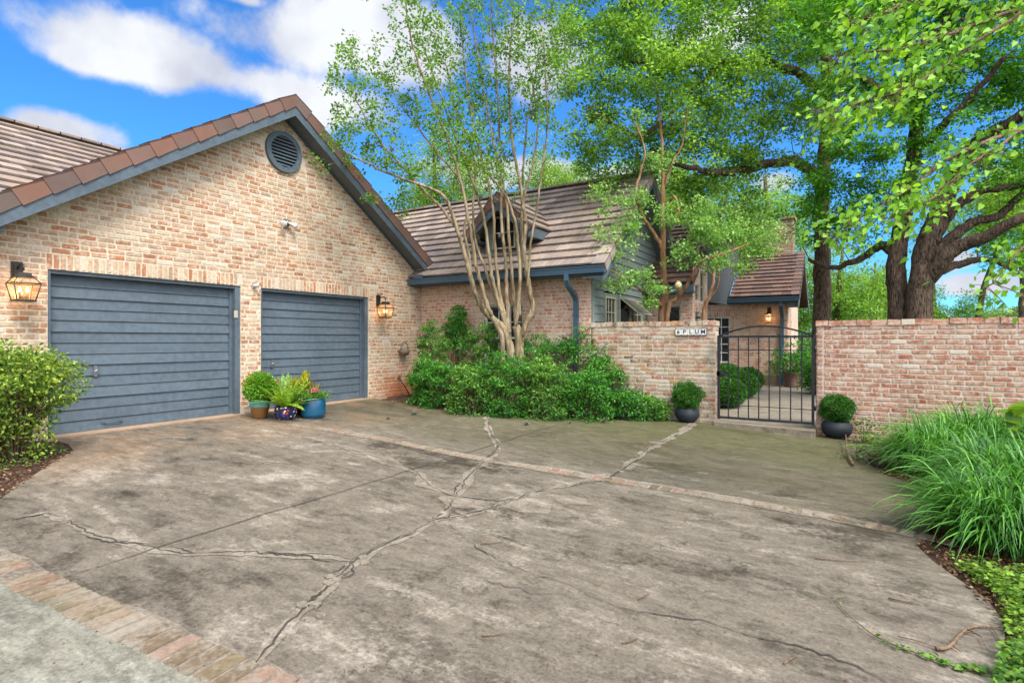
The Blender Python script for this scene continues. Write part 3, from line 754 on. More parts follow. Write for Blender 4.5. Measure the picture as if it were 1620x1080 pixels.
# dormer
DF = 10.28; DA, DZ = -6.39, 4.40
dm = MB()
fx0, fx1 = -6.86, -5.92; sz = 3.02
gz_d = lambda x: DZ - abs(x - DA)*0.98 - 0.12
wz0, wz1, wx0, wx1 = 3.24, 3.96, -6.68, -6.10
k = 0; z = 2.98
h = 0.13
while z < DZ - 0.2:
    xa, xb = fx0 - 0.0, fx1
    if z + h > gz_d(xa): xa = DA - (DZ - 0.12 - z - h)/0.98
    if z + h > gz_d(xb): xb = DA + (DZ - 0.12 - z - h)/0.98
    segs = [(xa, xb)]
    if z + h > wz0 - 0.03 and z < wz1 + 0.03: segs = [(xa, wx0 - 0.001), (wx1 + 0.001, xb)]
    for p, q in segs:
        if q - p > 0.03:
            dm.add([(p, DF - 0.02, z), (q, DF - 0.02, z), (q, DF - 0.004, z+h), (p, DF - 0.004, z+h), (p, DF + 0.02, z), (q, DF + 0.02, z), (q, DF + 0.02, z+h), (p, DF + 0.02, z+h)],
                   [(0,1,2,3),(0,4,5,1),(3,2,6,7),(1,5,6,2),(0,3,7,4)])
    z += h
dm.box((fx0, DF + 0.021, 2.7), (fx0 + 0.03, 12.2, 3.75)); dm.box((fx1 - 0.03, DF + 0.021, 2.7), (fx1, 12.2, 3.75))
dm.box((fx0 - 0.012, DF - 0.04, 2.95), (fx0 + 0.07, DF - 0.021, 3.85)); dm.box((fx1 - 0.07, DF - 0.04, 2.95), (fx1 + 0.012, DF - 0.021, 3.85))
dor = dm.build('dormer', SIDING, hou)
window(dor, (0, DF - 0.005, 0), XU, -YU, wx0, wx1, wz0, wz1, 2, 2, CREAM, 0.0, 0.035, 0.016)
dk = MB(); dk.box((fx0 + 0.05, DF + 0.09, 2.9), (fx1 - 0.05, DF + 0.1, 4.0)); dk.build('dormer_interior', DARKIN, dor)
dr = MB(); DY0 = DF - 0.33
for s in (-1, 1):
    ex = DA + s*0.80; A0 = (ex, DY0, DZ - 0.784 + 0.0)
    Sv = np.array((-s, 0, 0.98)); l = np.linalg.norm(Sv); Sv /= l
    tiles(dr, A0, YU, Sv, 12.6 - DY0, 0.80*l, e=0.30, keep=lambda p: p[2] > EZ + PM*(p[1] - EY) - 0.1)
    yb = EY + (DZ - 0.784 - EZ)/PM
    dr.prism([(ex, DY0 + .02, DZ - 0.80), (DA, DY0 + .02, DZ - 0.02), (DA, EY + (DZ - EZ)/PM, DZ - 0.02), (ex, yb, DZ - 0.80)], (0, 0, -0.04))
dr.build('dormer_roof', TILE, dor)
rk = MB()
for s in (-1, 1): rake_tiles(rk, (DA + s*0.83, DY0, DZ - 0.80), (DA, DY0, DZ + 0.03), -YU, depth=0.14, step=0.42, top=0.2)
rk.build('dormer_verge_tiles', RAKE, dor)
fb = MB()
for s in (-1, 1):
    fb.prism([(DA + s*0.80, DY0 + 0.02, DZ - 0.90), (DA, DY0 + 0.02, DZ - 0.11), (DA, DY0 + 0.02, DZ - 0.36), (DA + s*0.80, DY0 + 0.02, DZ - 1.02)], (0, 0.035, 0))
    ex = DA + s*0.80; yb = EY + (DZ - 0.9 - EZ)/PM + 0.1
    fb.box((ex - 0.02, DY0 + 0.057, DZ - 1.0), (ex + 0.02, yb, DZ - 0.80)); 
    fb.box((ex - s*0.03, DY0 + 0.057, DZ - 1.0), (DA + s*0.48, yb + 0.1, DZ - 0.985))
fb.build('dormer_fascia', BLUE, dor)
fl = MB(); fl.prism([(-5.68, 11.05, 3.76), (-5.40, 11.18, 3.83), (-5.30, 11.3, 3.90), (-5.66, 11.28, 3.92)], (0, -.0, 0.012)); fl.build('flashing', simple('lead_flashing', srgb(170, 172, 176), 0.4, 0.3), dor)

# ---- link wing (brick wall beyond the siding) with arched window bay
LY = 13.70; LX = -3.14
mb = MB()
lw = (-3.80, -3.44, 0.8, 2.09)
wall_sheet(mb, (0, LY, 0), XU, -YU, [(HX + 0.03, -0.2), (LX, -0.2), (LX, 2.6), (HX + 0.03, 2.6)], [lw], 0.10)
bricks(mb, (0, LY, 0), XU, -YU, HX + 0.04, LX, -0.17, 2.5, [lw, (lw[0]-0.03, lw[1]+0.03, 2.08, 2.29)])
soldiers(mb, (0, LY, 0), XU, -YU, lw[0]-0.03, lw[1]+0.03, 2.1, 2.29)
aws = [(13.95, 14.42, 0.8, 1.96), (14.62, 15.05, 0.8, 1.96), (13.95, 14.42, 2.22, 2.62), (14.50, 15.05, 2.22, 3.02)]
wall_sheet(mb, (LX, 0, 0), YU, XU, [(LY, -0.2), (15.25, -0.2), (15.25, 3.4), (LY, 3.0)], aws, 0.10)
bricks(mb, (LX, 0, 0), YU, XU, LY, 15.25, -0.17, 3.3, aws + [(13.9, 15.1, 1.96, 2.21)], lambda u, z: z < 2.98 + (u - LY)*0.25)
soldiers(mb, (LX, 0, 0), YU, XU, 13.9, 15.1, 1.98, 2.20)
mb.box((LX - 0.12, 15.252, -0.2), (LX, 15.35, 3.3), 1)
mb.box((HX - 3, 15.352, -0.2), (LX - 0.1, 15.45, 2.6), 1)
mb.build('courtyard_wall', BR_B, hou)
window(hou, (0, LY, 0), XU, -YU, lw[0], lw[1], lw[2], lw[3], 1, 3, CREAM, 0.07, 0.035)
for a in aws: window(hou, (LX, 0, 0), YU, XU, a[0], a[1], a[2], a[3], 1, 2, CREAM, 0.07, 0.035)
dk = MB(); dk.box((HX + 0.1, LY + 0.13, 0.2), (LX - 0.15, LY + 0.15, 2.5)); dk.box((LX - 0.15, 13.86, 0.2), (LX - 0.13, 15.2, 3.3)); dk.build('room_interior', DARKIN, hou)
rb = MB(); PL = 0.62; LE = 13.32
SLk = np.array((0, 1, PL)); sl = np.linalg.norm(SLk); SLk /= sl
tiles(rb, (HX - 0.6, LE, 2.58), XU, SLk, 1.85, 3.4*sl, e=0.30)
rb.prism([(HX - 0.6, LE, 2.56), (-3.05, LE, 2.56), (-3.05, LE + 3.4, 2.56 + 3.4*PL), (HX - 0.6, LE + 3.4, 2.56 + 3.4*PL)], (0, 0, -0.06))
rb.build('lower_roof', TILE_D, hou)
fb = MB(); fb.box((HX + 0.06, LE - 0.03, 2.37), (-3.03, LE + 0.0, 2.55)); fb.box((HX + 0.06, LE + 0.0, 2.37), (-3.05, LY - 0.01, 2.385)); fb.build('lower_fascia', BLUE_D, hou)

# ---- far wing with the lantern
FY = 19.2; FE = 18.8; FXL, FXR = -5.2, -1.50; PF = 0.58; FRY = 21.75
mb = MB()
fw_ = (-3.98, -3.22, 0.50, 1.98)
wall_sheet(mb, (0, FY, 0), XU, -YU, [(FXL, 0.02), (FXR, 0.02), (FXR, 2.7), (FXL, 2.7)], [fw_], 0.12)
bricks(mb, (0, FY, 0), XU, -YU, FXL, FXR, 0.12, 2.6, [fw_, (fw_[0]-0.02, fw_[1]+0.02, 1.97, 2.18)])
soldiers(mb, (0, FY, 0), XU, -YU, fw_[0]-0.02, fw_[1]+0.02, 1.99, 2.18)
wall_sheet(mb, (FXR, 0, 0), YU, XU, [(FY, -0.2), (23.6, -0.2), (23.6, 2.9), (FRY, 4.1), (FY, 2.7)], [], 0.1)
bricks(mb, (FXR, 0, 0), YU, XU, FY, 20.5, 0.1, 2.9, [])
mb.build('far_wall', BR_B, hou)
pl = MB(); pl.box((FXL, FY - 0.02, -0.3), (FXR + 0.02, FY + 0.1, 0.11)); pl.build('plinth', simple('plinth_render', srgb(156, 132, 108, 0.8), 0.9, nscale=20), hou)
window(hou, (0, FY, 0), XU, -YU, fw_[0], fw_[1], fw_[2], fw_[3], 3, 5, WHITE, 0.05, 0.03, 0.03)
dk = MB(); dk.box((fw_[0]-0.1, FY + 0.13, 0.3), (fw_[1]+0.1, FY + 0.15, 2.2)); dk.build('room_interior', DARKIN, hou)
rb = MB(); SF = np.array((0, 1, PF)); sf = np.linalg.norm(SF); SF /= sf
rb2x = -1.16
tiles(rb, (-3.15, FE, 2.58), XU, SF, 3.15 + rb2x - 0.2, (FRY - FE)*sf, e=0.285, w=0.30)
FRZ = 2.58 + PF*(FRY - FE)
rb.prism([(-3.15, FE, 2.56), (rb2x - 0.02, FE, 2.56), (rb2x - 0.02, FRY, FRZ - 0.02), (-3.15, FRY, FRZ - 0.02)], (0, 0, -0.06))
rb.prism([(-3.15, 2*FRY - FE, 2.56), (rb2x - 0.02, 2*FRY - FE, 2.56), (rb2x - 0.02, FRY, FRZ - 0.02), (-3.15, FRY, FRZ - 0.02)], (0, 0, -0.06))
rb.build('far_roof', TILE_D, hou)
rk = MB(); rake_tiles(rk, (rb2x, FE, 2.62), (rb2x, FRY, FRZ + 0.04), XU, depth=0.15, step=0.285, top=0.24); rk.build('far_verge_tiles', TILE_D, hou)
rk = MB(); rake_tiles(rk, (-3.15, FE, 2.62), (-3.15, FRY, FRZ + 0.04), -XU, depth=0.12, step=0.285, top=0.1); rk.build('far_verge_tiles', TILE_D, hou)
gt = MB(); gt.prism([(-4.2, FE - 0.02 - p + 0.05, 2.55 + q) for p, q in prof], (4.2 + rb2x, 0, 0)); gt.box((-4.2, FE + 0.033, 2.38), (rb2x - 0.02, FE + 0.05, 2.56)); gt.build('far_gutter', BLUE_D, hou)
gb = MB()   # dark cross gable left of the far roof
gb.prism([(-3.22, 15.46, 2.30), (-3.22, 18.74, 2.36), (-3.22, 19.6, 3.0), (-3.22, 21.6, 4.3), (-3.22, 19.0, 4.5), (-3.22, 17.0, 4.2), (-3.22, 15.46, 3.4)], (-0.1, 0, 0)); gb.build('dark_gable', simple('charcoal_siding', srgb(84, 88, 88, 0.7), 0.7), hou)
fb = MB(); fb.prism([(rb2x - 0.01, FE, 2.44), (rb2x - 0.01, FRY, FRZ - 0.14), (rb2x - 0.01, FRY, FRZ - 0.3), (rb2x - 0.01, FE, 2.2)], (-0.03, 0, 0)); fb.prism([(rb2x - 0.01, 2*FRY-FE, 2.44), (rb2x - 0.01, FRY, FRZ - 0.14), (rb2x - 0.01, FRY, FRZ - 0.3), (rb2x - 0.01, 2*FRY-FE, 2.2)], (-0.03, 0, 0))
fb.box((FXR + 0.01, FE + 0.06, 2.25), (rb2x - 0.05, FE + 0.4, 2.5)); fb.build('far_bargeboard', SOFFIT, hou)
downspout(hou, -1.66, FE + 0.0, FY, 2.42, -0.15, 0.10, 0.08)
ch = MB()
for (a, b, N_, U_, O_) in ((-2.56, -1.52, -YU, XU, (0, 21.6, 0)), (21.6, 22.3, XU, YU, (-1.52, 0, 0))):
    bricks(ch, O_, U_, N_, a, b, 3.3, 4.75, []); soldiers(ch, O_, U_, N_, a, b, 4.76, 5.05); bricks(ch, O_, U_, N_, a, b, 5.06, 5.5, [])
ch.box((-2.56, 21.6, 3.0), (-1.52, 22.3, 5.5), 1); ch.box((-2.62, 21.54, 5.5), (-1.46, 22.36, 5.58), 1)
chim = ch.build('chimney', brick_mat('chimney_brick', PAL_OLD, srgb(176, 156, 132, 0.75), 0.8, 0.4), hou)
cc = MB(); cc.box((-2.4, 21.7, 5.62), (-1.7, 22.2, 5.64)); 
for (x, y) in ((-2.35, 21.75), (-1.75, 21.75), (-2.35, 22.15), (-1.75, 22.15)): cc.box((x-.015, y-.015, 5.58), (x+.015, y+.015, 5.62))
cc.build('chimney_cap', BLACK, chim)

# ------------------------------------------------------------------ courtyard walls
def free_wall(name, loc, label, x0, x1, mats, zt, thick=0.22, zb=-0.5, cap_step=0.105, end_right=False, end_left=False, yf=HY):
    t = thing(name, loc, label, 'wall')
    mb = MB(); capz = zt - 0.085
    mb.box((x0, yf, zb), (x1, yf + thick, capz - 0.005), 1)
    zz0 = -0.44
    e0 = x0 + (0.10 if end_left else 0); e1 = x1 - (0.05 if end_right else 0)
    bricks(mb, (0, yf, 0), XU, -YU, e0, e1, zz0, capz, [], course=0.0735, length=0.222, prot=0.008)
    bricks(mb, (0, yf + thick, 0), XU, YU, x0, x1, zz0, capz, [], course=0.0735, length=0.222, prot=0.008)
    if end_left:      # stacked header column on the face at the gate side
        z = zz0
        while z < capz - 0.02:
            brick_face(mb, np.array((0, yf, 0.)), XU, ZU, -YU, x0 + 0.004, x0 + 0.088, z + 0.005, min(z + 0.068, capz), 0.009); z += 0.0745
    # the end facing the gate
    for (xe, Nn) in ((x1, XU), (x0, -XU)):
        z = zz0
        while z < capz - 0.02:
            brick_face(mb, np.array((xe, 0., 0.)), YU, ZU, Nn, yf + 0.01, yf + thick - 0.01, z + 0.006, min(z + 0.1, capz), 0.012 + random.uniform(-0.004, 0.006)); z += 0.108
    mb.build('wall_body', mats, t)
    cb = MB(); x = x0 - 0.02; 
    while x < x1 + 0.01:
        w = cap_step * random.uniform(0.9, 1.12)*1.0
        dz = random.uniform(-0.009, 0.009); dy = random.uniform(-0.012, 0.012)
        V = []
        a, b = x + 0.005, min(x + w - 0.005, x1 + 0.02)
        if b - a > 0.02:
            for (px, py, pz) in [(a,-.018,0),(b,-.018,0),(b,thick+.018,0),(a,thick+.018,0),(a+.004,-.012,.085),(b-.004,-.012,.085),(b-.004,thick+.012,.085),(a+.004,thick+.012,.085)]:
                V.append((px + random.uniform(-.002,.002), yf + py + dy, capz + pz + dz + random.uniform(-.003,.003)))
            cb.add(V, [(0,3,2,1),(4,5,6,7),(0,1,5,4),(1,2,6,5),(2,3,7,6),(3,0,4,7)], 0)
        x += w
    cb.box((x0, yf + 0.004, capz - 0.005), (x1, yf + thick - 0.004, capz + 0.066), 1)
    cb.build('coping', mats, t)
    return t
PX0, PX1 = HX + 0.012, -1.93
wall_plum = free_wall('courtyard_wall', (-3.1, HY, -0.2), 'weathered mottled brick garden wall carrying the tile name sign, left of the gate', PX0, PX1, BR_O, 1.585)
RX0 = -0.375
wall_right = free_wall('courtyard_wall', (3, HY, -0.3), 'long reddish brick garden wall right of the iron gate behind the grasses', RX0, 9.5, BR_R, 1.56, cap_step=0.19, end_left=True)

# ------------------------------------------------------------------ ground
def conc(name, base, dark, light, moss=0.0, speck=1.0, green_band=False):
    m, nt, n = new_mat(name); g = n.N.new('ShaderNodeNewGeometry'); p = g.outputs['Position']
    mp = n.N.new('ShaderNodeMapping'); mp.inputs['Scale'].default_value = (0.55, 1.35, 1); mp.inputs['Rotation'].default_value = (0, 0, R(-18)); n.link(p, mp.inputs[0])
    a = n.noise(mp.outputs[0], 0.75, 7, 0.62, 0.5); b = n.noise(p, 3.4, 8, 0.68, 0.2); c = n.noise(p, 26, 6, 0.7); d = n.noise(p, 170, 4, 0.7); e = n.noise(mp.outputs[0], 1.9, 9, 0.70, 0.35)
    f = n.math('ADD', n.math('MULTIPLY', a, 0.55), n.math('ADD', n.math('MULTIPLY', b, 0.3), n.math('MULTIPLY', c, 0.15)))
    col = n.ramp(f, [(0.40, dark), (0.475, base), (0.53, base), (0.60, light)])
    e2 = n.math('ADD', n.math('MULTIPLY', e, 0.75), n.math('MULTIPLY', c, 0.25))
    col = n.mix(n.step(e2, 0.54, 0.62, 0, 0.6), col, light)
    col = n.mix(n.step(e2, 0.46, 0.38, 0, 0.55), col, dark)
    col = n.mix(n.step(d, 0.35, 0.65, 0.16*speck, 0), col, (0.02, 0.02, 0.018))
    col = n.mix(n.step(n.noise(p, 75, 3, 0.7), 0.62, 0.72, 0, 0.4*speck), col, (0.06, 0.055, 0.045))
    # pitted dark specks
    col = n.mix(n.step(n.vor(p, 11), 0.055, 0.03, 0, 0.55*speck), col, (0.05, 0.045, 0.035))
    if green_band:
        sp = n.N.new('ShaderNodeSeparateXYZ'); n.link(p, sp.inputs[0])
        yy = n.math('ADD', sp.outputs[1], n.math('ADD', n.math('MULTIPLY', n.math('SUBTRACT', b, 0.5), 2.2), n.math('MULTIPLY', n.math('SUBTRACT', a, 0.5), 3.0)))
        yy = n.math('ADD', yy, n.math('MULTIPLY', sp.outputs[0], 0.10))
        col = n.mix(n.step(yy, 4.9, 6.3, 0, 0.62), col, srgb(86, 80, 54, 0.8))
        yx = n.math('ADD', yy, n.math('MULTIPLY', n.math('SUBTRACT', e, 0.5), 3.0))
        col = n.mix(n.step(yx, 6.8, 8.4, 0, 0.5), col, srgb(84, 88, 44, 0.8))
        rst = n.math('MULTIPLY', n.step(sp.outputs[0], -5.6, -7.4), n.step(a, 0.40, 0.58, 0, 0.40))
        col = n.mix(rst, col, srgb(150, 116, 84, 0.8))
    fg = n.noise(p, 48, 5, 0.75); col = n.mix(1.0, col, n.ramp(fg, [(0.30, (0.62, 0.62, 0.61)), (0.5, (1.0, 1.0, 1.0)), (0.70, (1.38, 1.36, 1.34))]), 'MULTIPLY')
    mg = n.noise(mp.outputs[0], 9, 7, 0.7, 0.3); col = n.mix(1.0, col, n.ramp(mg, [(0.36, (0.72, 0.71, 0.70)), (0.5, (1.0, 1.0, 1.0)), (0.64, (1.22, 1.22, 1.22))]), 'MULTIPLY')
    h = n.math('ADD', n.math('MULTIPLY', c, 0.6), n.math('MULTIPLY', d, 0.5))
    rough = n.step(f, 0.42, 0.58, 0.62, 0.9)
    n.principled(col, rough, 0, n.bump(h, 0.6, 0.008), 0.3); return m
CONC = conc('drive_concrete', srgb(123, 113, 98, 0.78), srgb(75, 66, 53, 0.74), srgb(164, 153, 137, 0.80), green_band=True)
CONC_G = conc('street_concrete', srgb(144, 140, 124, 0.8), srgb(110, 108, 92, 0.8), srgb(168, 164, 148, 0.8), speck=0.8)
CONC_P = conc('path_concrete', srgb(150, 138, 120, 0.8), srgb(118, 106, 88, 0.8), srgb(170, 158, 140, 0.8), speck=0.7)
PATCH = conc('crack_filler_mortar', srgb(142, 131, 115, 0.8), srgb(108, 96, 80, 0.8), srgb(168, 157, 141, 0.8), speck=0.9)
CRACK = simple('crack_dirt', (0.05, 0.041, 0.031), 0.95, nscale=40, var=0.5)
MULCH = simple('mulch', srgb(82, 56, 42, 0.75), 0.95, nscale=45, var=0.5, bump=1.0, bdist=0.03)
EARTH = simple('earth', srgb(92, 96, 62, 0.7), 0.95, nscale=3, var=0.3)
def sheet(name, pts, mat, kind='structure', dz=0.0, thick=0.0, parent=None, zf=None):
    """flat polygon laid on the falling ground plane, pts (x, y)"""
    mb = MB(); P = [(x, y, (zf(x) if zf else gz(x)) + dz) for x, y in pts]
    ar = sum(P[i][0]*P[(i+1) % len(P)][1] - P[(i+1) % len(P)][0]*P[i][1] for i in range(len(P)))
    if ar < 0: P = P[::-1]
    if thick: mb.prism(P, (0, 0, -thick))
    else: mb.add(P, [tuple(range(len(P)))])
    o = mb.build(name, mat, parent)
    if parent is None and kind: o['kind'] = kind
    return o
# big base sheet, follows the same fall near the house
mb = MB(); xs = [-150, GX, 6.0, 150]; 
V = [(x, y, gz(x) - 0.05) for y in (-60, 200) for x in xs]
mb.add(V, [(i, i+1, i+5, i+4) for i in range(3)]); g = mb.build('ground', EARTH); g['kind'] = 'structure'
gxy = lambda u, v: tuple(gnd(u, v)[:2])
edge_r = [(1290, 686), (1345, 697), (1368, 716), (1378, 735), (1392, 748), (1440, 762), (1470, 790), (1478, 815), (1468, 845), (1450, 862), (1475, 886), (1520, 918), (1560, 946), (1583, 975), (1590, 1005), (1583, 1040), (1575, 1085), (1565, 1200)]
edge_b = [(1290, 686), (1113, 667), (1065, 665), (1000, 664), (900, 664), (830, 661), (760, 656), (710, 648), (662, 640), (630, 636), (606, 633)]
edge_l = [(0, 790), (28, 766), (58, 748), (88, 728), (116, 712), (108, 702), (92, 697)]
drv = [gxy(*q) for q in edge_r[::-1]] + [gxy(*q) for q in edge_b[1:]] + [(GX - 0.02, 8.6), (GX - 0.02, 2.98)] + [gxy(*q) for q in edge_l[::-1]] + [(-6.2, 1.2), (-6.5, -2.5), (0.6, -3.0)]
DRIVE = sheet('driveway', drv, CONC, dz=0.0, thick=0.12)
# concrete apron at the foot of the doors
for (a, b) in ((D1[0]-0.02, D1[1] + 0.0), (D2[0], D2[1])):
    ap = MB(); ap.box((GX - 0.3, a, -0.06), (GX + 0.10, b, 0.012)); ap.build('door_sill', simple('sill_concrete', srgb(176, 148, 122, 0.8), 0.9, nscale=12, var=0.18), gar)

def ribbon(mb, pts, width, dz, jag=0.35, step=0.05, mi=0):
    """ragged strip laid on the drive along ground points"""
    P = [np.array(p[:2], float) for p in pts]; Q = []
    for a, b in zip(P[:-1], P[1:]):
        n = max(1, int(np.linalg.norm(b - a)/step))
        for i in range(n): Q.append(a + (b - a)*i/n)
    Q.append(P[-1]); Q = np.array(Q); n = len(Q)
    if jag > 0:
        k = np.cumsum(rng.normal(0, 1, n)); k -= np.linspace(k[0], k[-1], n); k = k/(np.abs(k).max() + 1e-6)
        T = np.gradient(Q, axis=0); T /= np.linalg.norm(T, axis=1)[:, None] + 1e-9; Nn = np.stack([-T[:, 1], T[:, 0]], 1)
        if n > 6: Q = Q + Nn*(k[:, None]*0.03 + rng.normal(0, 0.006, n)[:, None])
    T = np.gradient(Q, axis=0); T /= np.linalg.norm(T, axis=1)[:, None] + 1e-9; Nn = np.stack([-T[:, 1], T[:, 0]], 1)
    def wn():
        a = rng.uniform(-1, 1, n + 12); k1 = np.convolve(a, np.hanning(11)/np.hanning(11).sum()*2.2, 'same')[6:6+n]; return np.clip(0.5 + jag*(0.75*k1 + 0.16*rng.uniform(-1, 1, n)), 0.06, 1.4)
    wl = width*wn(); wr = width*wn()
    if isinstance(width, float) is False: pass
    taper = np.minimum(1, np.minimum(np.arange(n), np.arange(n)[::-1])/3.0 + 0.15)
    Lf = Q + Nn*(wl*taper)[:, None]; Rt = Q - Nn*(wr*taper)[:, None]
    V = [(x, y, gz(x) + dz) for x, y in Lf] + [(x, y, gz(x) + dz) for x, y in Rt]
    mb.add(V, [(n + i, n + i + 1, i + 1, i) for i in range(n - 1)], mi)
    return Q
cracks = {
 'a': [(404,1052),(440,1005),(480,965),(520,930),(548,905),(563,888),(600,868),(650,845),(690,822),(714,800),(720,786)],
 'b': [(563,888),(520,880),(470,878),(420,875),(370,873),(300,875),(240,868),(185,858),(140,842),(110,828),(75,812),(20,822)],
 'c': [(720,786),(700,778),(675,765),(655,745),(630,735),(590,722),(540,706),(480,692),(420,680),(360,674)],
 'd': [(720,786),(760,790),(800,792),(840,780),(900,768),(950,756),(990,742),(1010,725),(1030,708),(1060,693),(1085,678),(1098,668)],
 'e': [(720,786),(740,755),(762,730),(788,715),(785,700),(772,680),(770,658)],
 'f': [(690,822),(730,815),(770,805),(800,793)],
 'g': [(708,828),(730,848),(765,870),(800,890),(850,908),(900,922),(950,948),(1000,962),(1060,975),(1120,985),(1180,1005),(1260,1022),(1340,1048),(1400,1078),(1440,1110)],
 'h': [(585,900),(650,905),(720,912),(790,925),(850,938),(905,940)],
 'i': [(500,965),(498,945),(510,935)],
}
fl = MB(); ck = MB()
PW = {'a': 0.06, 'b': 0.095, 'c': 0.10, 'd': 0.11, 'e': 0.075, 'f': 0.13, 'i': 0.03}
CW = {'a': 0.010, 'b': 0.008, 'c': 0.005, 'd': 0.006, 'e': 0.007, 'f': 0.008, 'g': 0.0065, 'h': 0.003, 'i': 0.014}
for k, c in cracks.items():
    P = [gnd(*q) for q in c]
    if k in PW: ribbon(fl, P, PW[k], 0.004, 0.7, 0.05)
    ribbon(ck, P, CW[k], 0.0075, 0.8, 0.035)
    if k in 'abdef':   # side cracks wandering along the filler
        for s in range(2):
            Q = [p[:2] + rng.normal(0, 0.035, 2) for p in P]
            i0 = rng.integers(0, max(1, len(Q) - 4)); ribbon(ck, Q[i0:i0 + 4], 0.009, 0.0085 + 0.0005*s, 0.9, 0.03)
for _ in range(34):   # chips of broken concrete in the widest cracks
    k = random.choice('aabdf'); c = cracks[k]; p = gnd(*c[random.randrange(1, len(c) - 1)])[:2] + rng.normal(0, 0.07, 2)
    r = random.uniform(0.015, 0.045); n = random.choice((4, 5, 6)); a0 = random.uniform(0, 6)
    Q = [(p[0] + r*random.uniform(.6, 1)*math.cos(a0 + i*6.283/n), p[1] + r*random.uniform(.6, 1)*math.sin(a0 + i*6.283/n)) for i in range(n)]
    fl.prism([(x, y, gz(x) + 0.012) for x, y in Q][::1], (0, 0, -0.01))
for (u, v, r) in ((1110, 748, 0.09), (1100, 760, 0.06), (760, 655, 0.05), (1040, 700, 0.16), (830, 800, 0.35), (900, 790, 0.25), (740, 795, 0.3), (1010, 735, 0.2), (560, 735, 0.12)):
    p = gnd(u, v); n = 14; a0 = random.uniform(0, 6)
    Q = [(p[0] + r*random.uniform(.5, 1.1)*math.cos(i*6.283/n), p[1] + 0.6*r*random.uniform(.5, 1.1)*math.sin(i*6.283/n)) for i in range(n)]
    fl.add([(x, y, gz(x) + 0.0032) for x, y in Q], [tuple(range(n))])
fl.build('crack_filler', PATCH, DRIVE); 
for (a, b) in (((85, 917), (895, 669)), ((1322, 537), None)):
    if b is None: continue
    ribbon(ck, [gnd(*a), gnd(*b)], 0.010, 0.0072, 0.15, 0.2)
ck.build('crack', CRACK, DRIVE)
# brick bands let into the concrete
def brick_band(pts, half, pitch, name, pals):
    P = [np.array(p[:2]) for p in pts]; d = [0]
    for a, b in zip(P[:-1], P[1:]): d.append(d[-1] + np.linalg.norm(b - a))
    def pt(s):
        for i in range(len(P) - 1):
            if s <= d[i+1]: f = (s - d[i])/(d[i+1] - d[i]); return P[i] + (P[i+1] - P[i])*f, (P[i+1] - P[i])/(d[i+1] - d[i])
        return P[-1], (P[-1] - P[-2])/(d[-1] - d[-2])
    st = MB(); ribbon(st, pts, half*2 + 0.05, 0.0045, 0.06, 0.12); s = 0.03
    while s < d[-1] - 0.05:
        w = pitch*random.uniform(0.88, 1.1) - 0.018; c, t = pt(s + w/2); nn = np.array((-t[1], t[0])); hw = w/2; hl = half*random.uniform(0.9, 1.0)
        if random.random() < 0.97:
            m = 12; ang = np.linspace(0, 2*math.pi, m, endpoint=False) + math.pi/4
            base = []
            for (x, y) in [(-1,-1),(-.35,-1),(.35,-1),(1,-1),(1,-.4),(1,.4),(1,1),(.35,1),(-.35,1),(-1,1),(-1,.4),(-1,-.4)]:
                base.append(c + t*x*(hw + random.uniform(-.008, .002)) + nn*y*(hl + random.uniform(-.012, .004)))
            lo = [(q[0], q[1], gz(q[0]) + 0.002) for q in base]; hi = [((q[0]-c[0])*0.95 + c[0], (q[1]-c[1])*0.95 + c[1], gz(q[0]) + 0.012 + random.uniform(-.002, .002)) for q in base]
            fs = [(i, (i+1) % m, (i+1) % m + m, i + m) for i in range(m)] + [tuple(range(m, 2*m))]
            st.add(lo + hi, fs, 1)
        s += w + 0.018
    return st.build(name, [PATCH, pals], DRIVE)
BAND = brick_mat('paving_brick', [srgb(*c, 0.75) for c in [(150,132,110),(142,124,102),(154,126,106),(134,118,92),(150,138,118),(156,130,112),(124,106,84),(146,128,104),(156,142,122),(148,118,96)]], srgb(158, 150, 136, 0.75), 0.6, 0.45)[0]
b1 = [gnd(u, v) for u, v in ((-120, 846), (0, 897), (85, 936), (259, 1018), (404, 1080), (520, 1135))]
brick_band(b1, 0.115, 0.112, 'brick_band', BAND)
b2 = [gnd(u, v) for u, v in ((455, 671), (500, 677), (600, 694), (724, 719), (850, 741), (948, 757), (1060, 775), (1142, 788), (1300, 815), (1448, 846), (1500, 858))]
brick_band(b2, 0.085, 0.125, 'brick_band', BAND)
# the street side slab below the lower-left band
e = [gnd(u, v) for u, v in ((-120, 868), (0, 922), (85, 962), (240, 1040), (330, 1085), (420, 1130), (520, 1180))]
sheet('street_slab', [tuple(p[:2]) for p in e] + [(-1.2, -2.6), (-6.3, -2.4)], CONC_G, dz=0.0062)
# planting beds
sheet('mulch_bed', [gxy(*q) for q in edge_l] + [(GX + 0.02, 2.85), (GX + 0.02, 0.2), (-6.3, 0.2)], MULCH, dz=-0.012)
fb_ = [gxy(*q) for q in edge_b[1:]] + [(GX + 0.02, 9.0), (GX + 0.02, HY + 0.05), (PX1, HY + 0.05)]
sheet('mulch_bed', fb_, MULCH, dz=-0.014)
sheet('mulch_bed', [gxy(*q) for q in edge_r] + [(1.2, -3.2), (9.5, -3.2), (9.5, HY + 0.05), (RX0, HY + 0.05)], MULCH, dz=-0.016)
